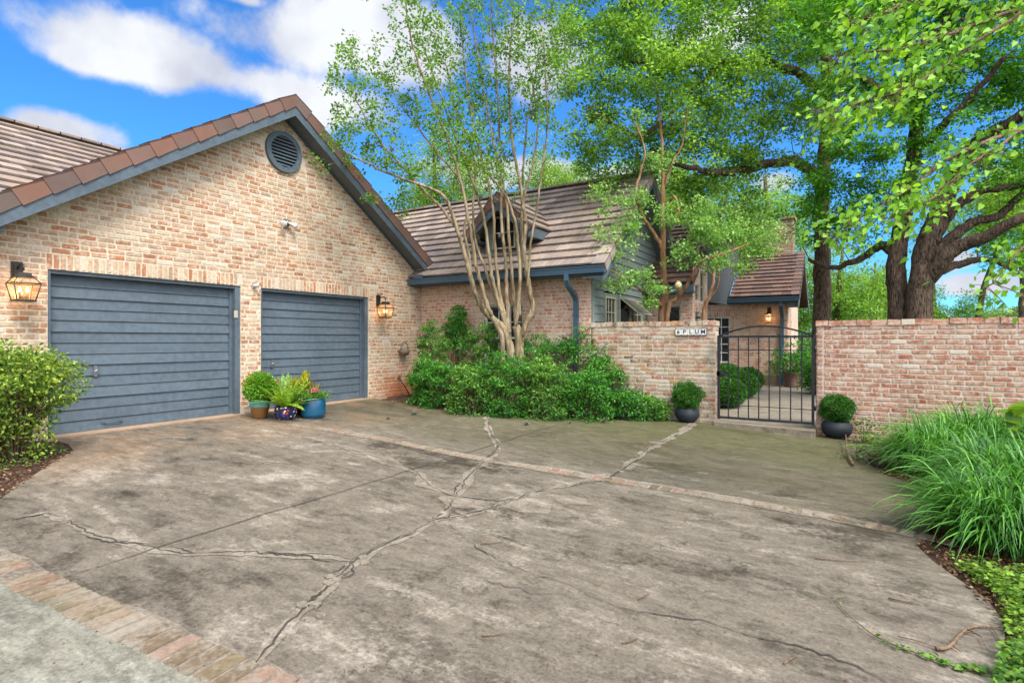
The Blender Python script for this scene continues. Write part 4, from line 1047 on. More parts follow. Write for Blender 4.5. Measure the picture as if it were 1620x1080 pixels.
# courtyard
zc = lambda x: -0.175
sheet('courtyard_path', [(-1.93, 9.98), (-0.38, 9.72), (-0.36, 18.9), (-2.35, 18.9), (-2.45, 13.5)], CONC_P, zf=zc, thick=0.25)
sheet('courtyard_bed', [(-1.94, HY + 0.2), (-2.46, 13.5), (-2.36, 18.95), (-1.9, FY), (-5.5, FY), (-5.5, 13.6), (HX + 0.03, 13.6), (HX + 0.03, HY + 0.23)], MULCH, zf=lambda x: -0.19, thick=0.15)
sheet('courtyard_bed', [(-0.35, HY + 0.23), (1.4, HY + 0.23), (1.4, 26), (-2.2, 26), (-1.4, 19.0), (-0.35, 18.9)], MULCH, zf=lambda x: -0.20, thick=0.15)
sheet('lawn', [(1.42, HY + 0.23), (30, HY + 0.23), (30, 60), (-2.2, 60), (-2.2, 26.02), (1.42, 26.02)], simple('lawn_grass', srgb(96, 128, 58, 0.6), 0.95, nscale=40, var=0.35, bump=0.6, bdist=0.03), zf=lambda x: -0.33)
# ------------------------------------------------------------------ lanterns
def lantern(p, N, label):
    """wall lantern: p = point on the wall behind the body, N = outward normal"""
    N = np.array(N, float); S = np.cross(ZU, N); t = thing('wall_lantern', p, label, 'lantern', 'four-sided wall lanterns of the house')
    p = np.array(p, float); c = p + N*0.22; base = c[2]
    bp = MB(); bp.obox(p + N*0.012 + ZU*0.36, (S, N, ZU), (0.055, 0.012, 0.12)); bp.obox(p + N*0.03 + ZU*0.36, (S, N, ZU), (0.035, 0.006, 0.09)); bp.build('backplate', LANT, t)
    am = MB(); am.tube([p + N*0.03 + ZU*0.39, p + N*0.09 + ZU*0.43, p + N*0.16 + ZU*0.44, p + N*0.21 + ZU*0.42, p + N*0.22 + ZU*0.36], 0.011); am.build('arm', LANT, t)
    def ringv(h, z): return [c + S*i*h + N*j*h + ZU*z for i, j in ((-1,-1),(1,-1),(1,1),(-1,1))]
    cap = MB()
    def frust(h0, z0, h1, z1):
        cap.add(ringv(h0, z0) + ringv(h1, z1), [(0,1,5,4),(1,2,6,5),(2,3,7,6),(3,0,4,7),(4,5,6,7),(3,2,1,0)])
    frust(0.085, 0.275, 0.062, 0.30); frust(0.062, 0.30, 0.058, 0.318); frust(0.062, 0.318, 0.055, 0.33); cap.build('cap', LANT, t)
    fr = MB()
    lo, mid, up = ringv(0.088, 0.0), ringv(0.128, 0.20), ringv(0.078, 0.275)
    for q in (lo, mid, up):
        for i in range(4): fr.tube([q[i], q[(i+1) % 4]], 0.0065, 4)
    for i in range(4): fr.tube([lo[i], mid[i]], 0.0065, 4); fr.tube([mid[i], up[i]], 0.0055, 4)
    fr.obox(c - ZU*0.008, (S, N, ZU), (0.10, 0.10, 0.006)); fr.build('frame', LANT, t)
    gl = MB()
    k = 0.985
    lo2 = [c + (q - c)*k for q in ringv(0.086, 0.004)]; mi2 = ringv(0.125, 0.198); up2 = ringv(0.075, 0.273)
    for i in range(4): j = (i+1) % 4; gl.add([lo2[i], lo2[j], mi2[j], mi2[i]], [(0,1,2,3)]); gl.add([mi2[i], mi2[j], up2[j], up2[i]], [(0,1,2,3)])
    gl.build('glass', CGLASS, t)
    cs = MB(); cs.tube([c, c + ZU*0.05], 0.03, 10)
    for s in (-1, 1): cs.tube([c + S*s*0.036, c + S*s*0.036 + ZU*0.095], 0.011, 8)
    cs.build('candle_holder', LANT, t)
    for s in (-1, 1):
        b = MB(); q = c + S*s*0.036 + ZU*0.095; b.lathe(q, [(0.004, 0), (0.014, 0.014), (0.017, 0.03), (0.010, 0.055), (0.002, 0.072)], 10); b.build('bulb', FLAME, t)
    ld = bpy.data.lights.new('lantern_glow', 'POINT'); ld.energy = 1.6; ld.color = (1.0, 0.55, 0.24); ld.shadow_soft_size = 0.06
    lo_ = bpy.data.objects.new('lantern_glow', ld); C.objects.link(lo_); lo_.parent = t; lo_.location = tuple((c + ZU*0.13 - p))
    return t
lantern((GX + 0.008, 2.62, 1.72), XU, 'bronze wall lantern at the left edge beside the first garage door, lit')
lantern((GX + 0.008, 8.70, 1.73), XU, 'bronze wall lantern on the brick right of the second garage door, lit')
lantern((-2.03, FY - 0.008, 1.78), -YU, 'bronze wall lantern beyond the iron gate beside the far downspout, lit')

# twin flood light
p0 = on_x(452, 352, GX + 0.01); t = thing('flood_light', p0, 'twin-bulb security flood light on the gable brick under the round vent', 'light')
mb = MB(); mb.obox(p0 + XU*0.012, (YU, XU, ZU), (0.055, 0.012, 0.055)); mb.tube([p0 + XU*0.02, p0 + XU*0.07], 0.025, 10); mb.build('mount', METAL, t)
BULB = simple('reflector_bulb', srgb(214, 212, 206, 0.8), 0.15, 0.1, spec=0.8)
for s in (-1, 1):
    mb = MB(); q = p0 + XU*0.05; d = np.array((0.5, s*1.0, -0.45)); d /= np.linalg.norm(d)
    mb.tube([q, q + d*0.05, q + d*0.085, q + d*0.13, q + d*0.165, q + d*0.175], [0.016, 0.022, 0.03, 0.056, 0.055, 0.03], 14); l = mb.build('bulb', BULB, t)
mb = MB(); mb.tube([p0 + XU*0.03 - ZU*0.03, p0 + XU*0.08 - ZU*0.055], 0.022, 10); mb.build('motion_sensor', LANT, t)
# small camera on the pier
p0 = on_x(401, 452, GX + 0.01); t = thing('security_camera', p0, 'small white security camera on the brick pier between the garage doors', 'camera')
mb = MB(); mb.obox(p0 + XU*0.012, (YU, XU, ZU), (0.028, 0.012, 0.04)); mb.tube([p0 + XU*0.02, p0 + XU*0.06 + ZU*0.01], 0.010, 8); mb.build('bracket', GREYP, t)
mb = MB(); d = np.array((0.7, 0.55, 0.35)); d /= np.linalg.norm(d); mb.tube([p0 + XU*0.06 - d*0.03, p0 + XU*0.06 + d*0.07], 0.026, 12); b = mb.build('camera_body', simple('white_plastic', srgb(226, 226, 222, 0.8), 0.35), t)
mb = MB(); mb.tube([p0 + XU*0.06 + d*0.071, p0 + XU*0.06 + d*0.078], 0.02, 12); mb.build('lens', BLACK, b)
# keypad on the door frame
p0 = on_x(372.5, 497, GX - 0.022); t = thing('door_keypad', p0, 'beige keypad fixed on the blue frame right of the first garage door', 'keypad')
mb = MB(); mb.obox(p0 + XU*0.012, (YU, XU, ZU), (0.03, 0.011, 0.06)); mb.build('case', simple('beige_plastic', srgb(196, 180, 154, 0.8), 0.5), t, bevel=0.004)
mb = MB(); mb.obox(p0 + XU*0.0245 - ZU*0.012, (YU, XU, ZU), (0.02, 0.001, 0.032)); mb.build('flap', GREYP, t)

# wall basket planter and garden tap on the garage wall
p0 = on_x(634, 553, GX + 0.01); t = thing('wall_planter', p0, 'small woven basket planter hung on the brick wall below the second lantern', 'planter')
mb = MB(); WICK = simple('weathered_wicker', srgb(126, 110, 92, 0.8), 0.85, nscale=90, var=0.35, bump=0.8, bdist=0.006)
mb.lathe(p0 + XU*0.11, [(0.03, -0.14), (0.08, -0.12), (0.115, -0.06), (0.125, 0.0), (0.118, 0.0), (0.10, -0.05)], 18); mb.build('basket', WICK, t)
mb = MB(); mb.tube([p0 + XU*0.11 + YU*0.12*math.cos(a) + ZU*0.17*math.sin(a) for a in np.linspace(0, math.pi, 14)], 0.010, 6); mb.tube([p0 + XU*0.11 + YU*0.10*math.cos(a) + ZU*0.15*math.sin(a) + XU*0.02 for a in np.linspace(0, math.pi, 14)], 0.006, 6); mb.build('handle', WICK, t)
mb = MB(); mb.lathe(p0 + XU*0.11, [(0.0, -0.02), (0.06, -0.025), (0.10, -0.04)], 12); mb.build('dried_filling', SOIL, t)
p0 = on_x(629, 598, GX + 0.01); t = thing('garden_tap', p0, 'dark metal garden tap and pipe low on the stained garage wall', 'tap')
mb = MB(); mb.tube([p0, p0 + XU*0.08], 0.012, 8); mb.tube([p0 + XU*0.06, p0 + XU*0.10 - ZU*0.06], 0.014, 8); mb.build('spout', LANT, t)
mb = MB(); mb.tube([p0 + XU*0.06, p0 + XU*0.06 + ZU*0.05], 0.007, 6); mb.obox(p0 + XU*0.06 + ZU*0.055, (XU, YU, ZU), (0.008, 0.035, 0.006)); mb.build('handle', LANT, t)
mb = MB(); mb.tube([p0 + XU*0.10 - ZU*0.06, p0 + XU*0.13 + YU*0.08 - ZU*0.16, p0 + XU*0.15 + YU*0.22 - ZU*0.38, p0 + XU*0.16 + YU*0.28 - ZU*0.5], 0.013, 8); mb.build('hose_end', LANT, t)

# ------------------------------------------------------------------ tile sign on the garden wall
def text_mesh(ch, size):
    cu = bpy.data.curves.new('glyph', 'FONT'); cu.body = ch; cu.size = size; cu.extrude = 0.0012; cu.align_x = 'CENTER'; cu.align_y = 'CENTER'; cu.offset = size*0.022; cu.resolution_u = 4
    o = bpy.data.objects.new('glyph', cu); C.objects.link(o)
    dg = bpy.context.evaluated_depsgraph_get(); dg.update(); me = bpy.data.meshes.new_from_object(o.evaluated_get(dg)); bpy.data.objects.remove(o); bpy.data.curves.remove(cu); return me
pl_, pr_ = on_y(1068.5, 525, HY - 0.03), on_y(1117.5, 525, HY - 0.03)
sg = thing('name_sign', ((pl_[0]+pr_[0])/2, HY - 0.02, 1.39), 'row of cream ceramic letter tiles reading 6 PLUM on the old brick wall', 'sign')
w = (pr_[0] - pl_[0])/5; zc0 = (on_y(1093, 520.3, HY)[2] + on_y(1093, 529.5, HY)[2])/2; hh = 0.055
mb = MB(); mb.box((pl_[0] - 0.008, HY - 0.024, zc0 - hh - 0.008), (pr_[0] + 0.008, HY - 0.007, zc0 + hh + 0.008)); mb.build('backing', simple('sign_backing', srgb(40, 46, 70), 0.6), sg)
TCER = simple('cream_ceramic', srgb(226, 222, 204, 0.85), 0.2, nscale=25, var=0.06, spec=0.7); TBL = simple('cobalt_glaze', srgb(46, 54, 120), 0.25); TDOT = simple('tile_corner_glaze', srgb(200, 170, 70, 0.8), 0.3)
for i, ch_ in enumerate('6PLUM'):
    x = pl_[0] + w*(i + 0.5); mb = MB(); mb.box((x - w/2 + 0.0015, HY - 0.034, zc0 - hh), (x + w/2 - 0.0015, HY - 0.0245, zc0 + hh))
    for sx in (-1, 1):
        for sz in (-1, 1): mb.obox((x + sx*(w/2 - 0.0075), HY - 0.0348, zc0 + sz*(hh - 0.0075)), (XU, YU, ZU), (0.005, 0.0012, 0.005), 1)
    tl = mb.build('letter_tile', [TCER, TDOT], sg)
    me = text_mesh(ch_, 0.105); me.materials.clear(); me.materials.append(TBL)
    o = bpy.data.objects.new('letter', me); C.objects.link(o); o.parent = tl; o.rotation_euler = (R(90), 0, 0)
    o.location = tuple(np.array((x, HY - 0.0355, zc0)) - np.array(ROOTLOC[sg.name]))

# ------------------------------------------------------------------ gate
GYP = 10.05; gx0, gx1 = -1.865, -0.425; gt_ = thing('iron_gate', ((gx0+gx1)/2, GYP, -0.18), 'charcoal iron garden gate with arched top rail and vertical bars', 'gate')
zb_, zt_ = -0.095, 1.30
for x in (gx0, gx1):
    mb = MB(); mb.box((x - 0.02, GYP - 0.02, zb_ - 0.03), (x + 0.02, GYP + 0.02, zt_ + 0.02)); mb.build('post', BLACK, gt_)
for i in range(8):
    x = gx0 + (gx1 - gx0)*(i+1)/9; mb = MB(); mb.box((x - 0.009, GYP - 0.009, zb_ + 0.018), (x + 0.009, GYP + 0.009, zt_ - 0.02)); mb.build('bar', BLACK, gt_)
mb = MB(); mb.box((gx0 + 0.021, GYP - 0.018, zb_ - 0.018), (gx1 - 0.021, GYP + 0.018, zb_ + 0.017)); mb.build('bottom_rail', BLACK, gt_)
mb = MB(); mb.box((gx0 + 0.021, GYP - 0.018, zt_ - 0.019), (gx1 - 0.021, GYP + 0.018, zt_ + 0.016)); mb.build('top_rail', BLACK, gt_)
for z in (1.075, 0.125):
    mb = MB(); mb.box((gx0 + 0.021, GYP - 0.014, z - 0.007), (gx1 - 0.021, GYP - 0.0095, z + 0.007)); mb.build('cross_strap', BLACK, gt_)
mb = MB(); xm = (gx0+gx1)/2; hw = (gx1-gx0)/2; ar = []
for i in range(25):
    s = -1 + 2*i/24; ar.append((xm + hw*s, GYP, zt_ + 0.005 + 0.17*(1 - s*s)))
for a, b in zip(ar[:-1], ar[1:]):
    a, b = np.array(a), np.array(b); d = b - a; l = np.linalg.norm(d); d /= l; mb.obox((a+b)/2, (d, YU, np.cross(d, YU)), (l/2 + 0.003, 0.02, 0.014))
mb.build('arch', BLACK, gt_)
mb = MB()
for z in (0.15, 1.1): mb = MB(); mb.tube([(gx1 + 0.03, GYP, z - 0.04), (gx1 + 0.03, GYP, z + 0.04)], 0.014, 8); mb.build('hinge', BLACK, gt_)
mb = MB(); mb.box((gx0 - 0.03, GYP - 0.02, 0.62), (gx0 + 0.10, GYP + 0.02, 0.70)); mb.tube([(gx0 + 0.06, GYP - 0.05, 0.66), (gx0 + 0.06, GYP + 0.05, 0.66)], 0.014, 8); mb.build('latch', BLACK, gt_)

# ------------------------------------------------------------------ leaf clouds
def leaves(name, P, D, Nn, L, W, mat, parent, shape='rhomb', curl=0.15):
    """one mesh of many small leaves: P base, D direction, Nn facing, L length, W width (arrays)"""
    k = len(P)
    D = D/(np.linalg.norm(D, axis=1)[:, None] + 1e-9); S = np.cross(D, Nn); S /= (np.linalg.norm(S, axis=1)[:, None] + 1e-9); Nn = np.cross(S, D)
    L = np.broadcast_to(L, (k,))[:, None]; W = np.broadcast_to(W, (k,))[:, None]
    off = np.zeros(3)
    if parent is not None and parent.name in ROOTLOC: off = np.array(ROOTLOC[parent.name])
    if shape == 'rhomb': prof = [(0, 0, 0), (0.45, 0.5, curl), (1, 0, 0), (0.45, -0.5, curl)]
    elif shape == 'oval': prof = [(0, 0, 0), (0.22, 0.42, curl), (0.6, 0.46, curl), (1, 0, -curl*0.5), (0.6, -0.46, curl), (0.22, -0.42, curl)]
    elif shape == 'heart': prof = [(0.06, 0, 0), (-0.04, 0.28, .05), (0.18, 0.52, curl), (0.55, 0.42, curl), (1.05, 0, -curl), (0.55, -0.42, curl), (0.18, -0.52, curl), (-0.04, -0.28, .05)]
    m = len(prof)
    V = np.empty((k, m, 3))
    for i, (a, b, c) in enumerate(prof): V[:, i] = P + D*L*a + S*W*b + Nn*W*c
    me = bpy.data.meshes.new(name); me.vertices.add(k*m); me.vertices.foreach_set('co', (V - off).astype(np.float32).ravel())
    if m > 4:   # fold along the midrib so ovals stay planar halves
        h = m//2; a = list(range(0, h + 1)); b = [0] + list(range(h, m)); per = [a, b]
    else: per = [list(range(m))]
    lp = np.concatenate([np.array(f) for f in per]); nl = len(lp)
    idx = (np.arange(k)[:, None]*m + lp[None]).ravel().astype(np.int32); me.loops.add(len(idx)); me.loops.foreach_set('vertex_index', idx)
    tot = np.tile([len(f) for f in per], k).astype(np.int32); me.polygons.add(len(tot)); me.polygons.foreach_set('loop_start', np.concatenate([[0], np.cumsum(tot)[:-1]]).astype(np.int32)); me.polygons.foreach_set('loop_total', tot)
    me.update(calc_edges=True); me.materials.append(mat)
    o = bpy.data.objects.new(name, me); C.objects.link(o)
    if parent is not None: o.parent = parent
    return o
def runit(n):
    v = rng.normal(0, 1, (n, 3)); return v/np.linalg.norm(v, axis=1)[:, None]
def sprays(centers, radii, per, size, flat=0.6, up=0.5, droop=0.0):
    """leaf bases in tufts about each centre; returns P, D, N, L"""
    n = len(centers)*per; c = np.repeat(centers, per, axis=0); r = np.repeat(np.broadcast_to(radii, (len(centers),)), per)
    o = runit(n)*(rng.random(n)**0.45*r)[:, None]; o[:, 2] *= flat
    P = c + o; D = o/(np.linalg.norm(o, axis=1)[:, None] + 1e-6) + rng.normal(0, 0.6, (n, 3)); D[:, 2] -= droop
    N = rng.normal(0, 0.55, (n, 3)); N[:, 2] += up
    return P, D, N, size*rng.uniform(0.65, 1.25, n)

# ------------------------------------------------------------------ pots
def pot(t, c, prof, mat, name='pot', n=36):
    mb = MB(); mb.lathe(c, prof, n); o = mb.build(name, mat, t); return o
def soil(t, c, r, z):
    mb = MB(); mb.lathe(c, [(0.001, z + 0.008), (r*0.5, z + 0.006), (r, z)], 20); return mb.build('potting_soil', SOIL, t)
def two_tone():
    m, nt, n = new_mat('teal_rim_glaze'); sp = n.N.new('ShaderNodeSeparateXYZ'); p = n.pos(); n.link(p, sp.inputs[0]); ns = n.noise(p, 14, 4)
    z = n.math('ADD', sp.outputs[2], n.math('MULTIPLY', ns, 0.05)); col = n.mix(n.step(z, 0.205, 0.222), srgb(140, 98, 56, 0.8), srgb(92, 170, 168, 0.8)); n.principled(col, 0.25, 0, n.bump(ns, 0.1), 0.6); return m
def talavera():
    m, nt, n = new_mat('painted_ceramic'); p = n.pos(); v = n.N.new('ShaderNodeTexVoronoi'); v.inputs['Scale'].default_value = 24; n.link(p, v.inputs['Vector'])
    sp = n.N.new('ShaderNodeSeparateColor'); n.link(v.outputs['Color'], sp.inputs[0])
    col = n.ramp(sp.outputs[0], [(0, srgb(34, 44, 110)), (0.32, srgb(220, 216, 206)), (0.55, srgb(60, 84, 150)), (0.70, srgb(190, 52, 36)), (0.82, srgb(214, 130, 40)), (0.9, srgb(28, 36, 80))], 'CONSTANT')
    e = n.step(v.outputs['Distance'], 0.35, 0.5); col = n.mix(e, col, srgb(24, 30, 66)); n.principled(col, 0.2, 0, None, 0.7); return m
# flower bush in the teal-rimmed pot
c = gnd(411, 661); c[2] = gz(c[0]) + 0.004; K = 1.0
t = thing('potted_plant', c, 'round red-flowered bush in a brown pot with a teal rim', 'potted plant', 'potted plants at the garage pier')
pot(t, c, [(0.10, 0), (0.112, 0.01), (0.15, 0.20), (0.16, 0.27), (0.165, 0.28), (0.155, 0.285), (0.148, 0.27), (0.14, 0.22)], two_tone()); soil(t, c, 0.145, 0.25)
cc = c + np.array((0, 0, 0.49)); n = 5200; o = runit(n)*(rng.random(n)**0.35)[:, None]*np.array((0.25, 0.25, 0.25)); o[:, 2] = np.maximum(o[:, 2], -0.21)
LF_LANT = leaf_mat('flower_bush_leaf', G(92,158,40), G(140,190,60), G(76,136,40), trans=0.35)
leaves('foliage', cc + o, o + rng.normal(0, .12, (n, 3)), rng.normal(0, .5, (n, 3)) + np.array((0, 0, .6)), 0.034*rng.uniform(.7, 1.3, n), 0.02, LF_LANT, t, 'oval')
st = MB()
for _ in range(14): d = runit(1)[0]*0.16; st.tube([c + ZU*0.25, c + ZU*0.38 + d*0.4, cc + d], [0.006, 0.004, 0.002], 5)
st.build('stem', TWIG, t)
for i in range(30):
    d = runit(1)[0]; d[2] = abs(d[2])*0.9 + 0.05; d /= np.linalg.norm(d); q = cc + d*0.265; mb = MB(); cen = q
    k = 9; a = runit(k)*0.4 + d; leaves('flower', np.tile(q, (k, 1)) + rng.normal(0, .006, (k, 3)), a, runit(k), 0.018, 0.014, FL_RED, t)
# fern in painted bowl
def frond(P, D, N, LL, c, az, length, el, drop, lw, n=26):
    d = np.array((math.cos(az), math.sin(az), 0)); s = np.array((-math.sin(az), math.cos(az), 0)); pts = []
    for i in range(n + 1):
        f = i/n; pts.append(c + d*length*f*math.cos(el) + ZU*(length*f*math.sin(el) - drop*f*f))
    pts = np.array(pts)
    for i in range(2, n):
        f = i/n; w = lw*math.sin(math.pi*min(1, f*0.9 + 0.12))**0.7; tg = pts[i+1] - pts[i-1]; tg /= np.linalg.norm(tg); nn = np.cross(tg, s); nn = nn if nn[2] > 0 else -nn
        for sg_ in (-1, 1): P.append(pts[i]); D.append(s*sg_ + tg*0.35 - ZU*0.12); N.append(nn + rng.normal(0, .15, 3)); LL.append(w)
    return pts
c = gnd(452, 663); c[2] = gz(c[0]) + 0.004
t = thing('potted_plant', c, 'yellow-green fern in a painted red, white and blue ceramic bowl', 'potted plant', 'potted plants at the garage pier')
pot(t, c, [(0.11, 0), (0.135, 0.015), (0.17, 0.08), (0.175, 0.14), (0.165, 0.19), (0.172, 0.205), (0.16, 0.208), (0.15, 0.18)], talavera()); soil(t, c, 0.152, 0.185)
P, D, N, LL = [], [], [], []; st = MB()
for i in range(62):
    az = rng.uniform(0, 6.283); L_ = rng.uniform(0.36, 0.72); el = rng.uniform(0.35, 1.35); pts = frond(P, D, N, LL, c + ZU*0.19 + np.array((math.cos(az), math.sin(az), 0))*0.05, az, L_, el, L_*rng.uniform(0.25, 0.7)*math.cos(el), 0.065)
    st.tube(pts[::4], [0.003]*len(pts[::4]), 4)
leaves('foliage', np.array(P), np.array(D), np.array(N), np.array(LL), 0.017, LF_FERN, t, 'oval', 0.05); st.build('frond_stem', LF_FERN, t)
# croton behind
c = gnd(477, 655); c[2] = gz(c[0]) + 0.004
t = thing('potted_plant', c, 'croton with yellow and dark red leaves in a dark pot behind the fern', 'potted plant', 'potted plants at the garage pier')
pot(t, c, [(0.09, 0), (0.10, 0.01), (0.13, 0.2), (0.14, 0.26), (0.13, 0.262), (0.12, 0.22)], simple('dark_glazed_pot', srgb(56, 40, 36), 0.3)); soil(t, c, 0.122, 0.235)
st = MB(); PY, DY_, NY, PR, DR, NR = [], [], [], [], [], []
for (dx, dy, h) in ((-0.12, -0.05, 0.50), (0.06, 0.02, 0.55), (-0.02, 0.08, 0.60), (0.14, 0.02, 0.48), (0.22, 0.08, 0.42), (-.2, .1, .44)):
    top = c + np.array((dx, dy, h)); st.tube([c + ZU*0.24, c + np.array((dx*.5, dy*.5, h*.7)), top], [0.009, 0.007, 0.005], 6)
    for i in range(15):
        az = i*2.4; lev = i/15; el = 1.25 - lev*1.3; d = np.array((math.cos(az)*math.cos(el), math.sin(az)*math.cos(el), math.sin(el)))
        q = top - ZU*lev*0.16; lst = (PY, DY_, NY) if lev < 0.55 else (PR, DR, NR); lst[0].append(q); lst[1].append(d); lst[2].append(ZU*0.8 + rng.normal(0, .3, 3) + d*-0.5)
leaves('foliage', np.array(PY), np.array(DY_), np.array(NY), 0.17, 0.065, LF_CROT, t, 'oval', 0.12); leaves('lower_foliage', np.array(PR), np.array(DR), np.array(NR), 0.18, 0.06, LF_CROTR, t, 'oval', 0.12); st.build('stem', TWIG, t)
# blue pot with pink flowers
c = gnd(496, 660); c[2] = gz(c[0]) + 0.004
t = thing('potted_plant', c, 'wide blue cylindrical pot with low greens and pink flowers', 'potted plant', 'potted plants at the garage pier')
pot(t, c, [(0.165, 0), (0.175, 0.012), (0.178, 0.03), (0.19, 0.04), (0.195, 0.06), (0.195, 0.285), (0.188, 0.30), (0.196, 0.312), (0.196, 0.328), (0.184, 0.33), (0.178, 0.30), (0.17, 0.27)], simple('petrol_blue_glaze', srgb(22, 84, 116, 0.8), 0.22, spec=0.6), n=48); soil(t, c, 0.175, 0.29)
n = 1500; o = rng.normal(0, 1, (n, 3))*np.array((.10, .10, .05)); o[:, 2] = np.abs(o[:, 2]); leaves('foliage', c + ZU*0.31 + o, o*4 + ZU*0.2 + rng.normal(0, .2, (n, 3)), rng.normal(0, .6, (n, 3)) + ZU, 0.035, 0.018, LF_NAN2, t, 'oval')
for i in range(12):
    q = c + np.array((rng.uniform(-.02, .12), rng.uniform(-.10, .08), rng.uniform(.42, .47))); k = 24; a = runit(k); leaves('flower', np.tile(q, (k, 1)) + a*0.012, a, runit(k), 0.022, 0.02, FL_PNK, t)
    s_ = MB(); s_.tube([c + ZU*0.3, q], 0.002, 4); s_.build('flower_stem', LF_NAN2, t)
# black bowls with clipped boxwood
def bowl_mat():
    m, nt, n = new_mat('black_ribbed_pot'); sp = n.N.new('ShaderNodeSeparateXYZ'); p = n.pos(); n.link(p, sp.inputs[0]); w = n.math('SINE', n.math('MULTIPLY', n.math('ADD', sp.outputs[2], n.math('MULTIPLY', n.noise(p, 3, 2), 0.02)), 520))
    n.principled(srgb(44, 50, 58, 0.8), 0.55, 0, n.bump(w, 0.35, 0.004), 0.35); return m
BOWL = bowl_mat()
def boxwood(c, r, h0, label, sc=1.0, sq=1.0, name='potted_plant'):
    t = thing(name, c, label, 'potted plant', 'black bowl planters with clipped boxwood balls')
    k = sc; pot(t, c, [(0.10*k, 0), (0.15*k, 0.02*k), (0.20*k, 0.08*k), (0.222*k, 0.15*k), (0.215*k, 0.21*k), (0.185*k, 0.255*k), (0.178*k, 0.258*k), (0.172*k, 0.25*k), (0.17*k, 0.22*k)], BOWL, n=44); soil(t, c, 0.168*k, 0.235*k)
    cc = c + ZU*h0; n = 15000; o = runit(n); th = np.arctan2(o[:, 1], o[:, 0]); A_ = 1.7 if sq > 0.92 else 0.8; bump = 1 + A_*(0.10*np.sin(3*th + o[:, 2]*5) + 0.07*np.sin(7*th - o[:, 2]*9 + 1)) + (rng.random(n) < 0.04)*0.14*A_
    o = o*(rng.random(n)**0.22*r*bump)[:, None]*np.array((1, 1, sq)); leaves('foliage', cc + o, o/r + rng.normal(0, .45, (n, 3)) + ZU*0.3, rng.normal(0, .6, (n, 3)) + o/r, 0.022*rng.uniform(.7, 1.3, n), 0.013, LF_BOX, t, 'rhomb')
    st = MB(); st.tube([c + ZU*0.22, cc - ZU*r*0.5, cc], [0.014, 0.012, 0.006], 7)
    for _ in range(16): d = runit(1)[0]*r*0.7; st.tube([cc - ZU*r*0.5, cc + d*0.5, cc + d], [0.008, 0.005, 0.002], 5)
    st.build('stem', TWIG, t); return t
c = gnd(1087, 667); c[2] = gz(c[0]) + 0.002
boxwood(c, 0.25, 0.46, 'black bowl planter with a shaggy boxwood ball, left of the iron gate', 0.97, 0.95)
c = gnd(1324, 692); c[2] = gz(c[0]) + 0.002
boxwood(c, 0.238, 0.46, 'black bowl planter with a neatly clipped boxwood ball, right of the gate', 1.0, 0.9)
# brown pot in the courtyard
c = np.array((-1.62, 18.1, -0.17)); c = at(1254, 609, 16.6); c[2] = -0.17
t = thing('potted_plant', c, 'large brown pot holding a spreading leafy shrub, seen through the gate', 'potted plant')
pot(t, c, [(0.24, 0), (0.25, 0.03), (0.21, 0.035), (0.27, 0.42), (0.275, 0.45), (0.24, 0.45), (0.23, 0.40)], simple('brown_pot', srgb(104, 70, 52, 0.8), 0.6)); soil(t, c, 0.235, 0.42)
cs = c + np.array((0, 0, 0.75)) + rng.normal(0, 1, (110, 3))*np.array((.34, .3, .24)); P, D, N, L_ = sprays(cs, 0.14, 16, 0.08); leaves('foliage', P, D, N, L_, 0.04, LF_NAN, t, 'oval')
st = MB(); [st.tube([c + ZU*0.42, (c + q)/2 + ZU*0.15, q], [0.012, 0.008, 0.003], 5) for q in cs[::6]]; st.build('stem', TWIG, t)
# hedge and fern in the courtyard bed
for i, (u, v, tt, r, lb) in enumerate(((1150, 622, 11.6, 0.34, 'low clipped hedge shrub nearest the gate, left of the courtyard path'), (1172, 607, 13.6, 0.36, 'low clipped hedge shrub halfway along the courtyard path'), (1182, 602, 15.4, 0.38, 'low clipped hedge shrub at the far end of the courtyard path'), (1146, 600, 14.4, 0.42, 'taller green shrub under the white-barred window in the courtyard'))):
    c = at(u, v, tt); c[2] = -0.19; s = thing('hedge_shrub', c, lb, 'shrub', 'hedge shrubs beside the courtyard path')
    n = 7000; o = runit(n)*(rng.random(n)**0.3)[:, None]*np.array((r*1.15, r*1.5, r*0.9)); leaves('foliage', c + ZU*(0.32 + (0.12 if i == 3 else 0)) + o, o + rng.normal(0, .2, (n, 3)) + ZU*.1, rng.normal(0, .5, (n, 3)) + ZU*.4, 0.05, 0.026, LF_BOX if i < 3 else LF_NAN, s)
    st = MB(); [st.tube([c, c + ZU*0.2 + runit(1)[0]*0.15, c + ZU*0.35 + runit(1)[0]*0.2], [0.012, 0.008, 0.004], 5) for _ in range(8)]; st.build('stem', TWIG, s)
for (u, tt, z, r, lb) in ((1284, 18.0, 0.35, 0.55, 'dark leafy shrub right of the brown courtyard pot'), (1288, 14.5, 0.15, 0.38, 'ferny plant just inside the gate along the path edge'), (1268, 20.5, 0.6, 0.7, 'tall dark shrub in front of the iron fence')):
    c = at(u, 537, tt); c[2] = -0.2; s = thing('courtyard_shrub', c, lb, 'shrub'); cs = c + ZU*(z + 0.3) + rng.normal(0, 1, (90, 3))*np.array((.4, .4, .42))*r; P, D, N, L_ = sprays(cs, 0.16, 22, 0.085); leaves('foliage', P, D, N, L_, 0.035, LF_NAN, s)
    st = MB(); [st.tube([c, (c + q)/2 + ZU*0.1, q], [0.012, 0.008, 0.003], 5) for q in cs[::8]]; st.build('stem', TWIG, s)
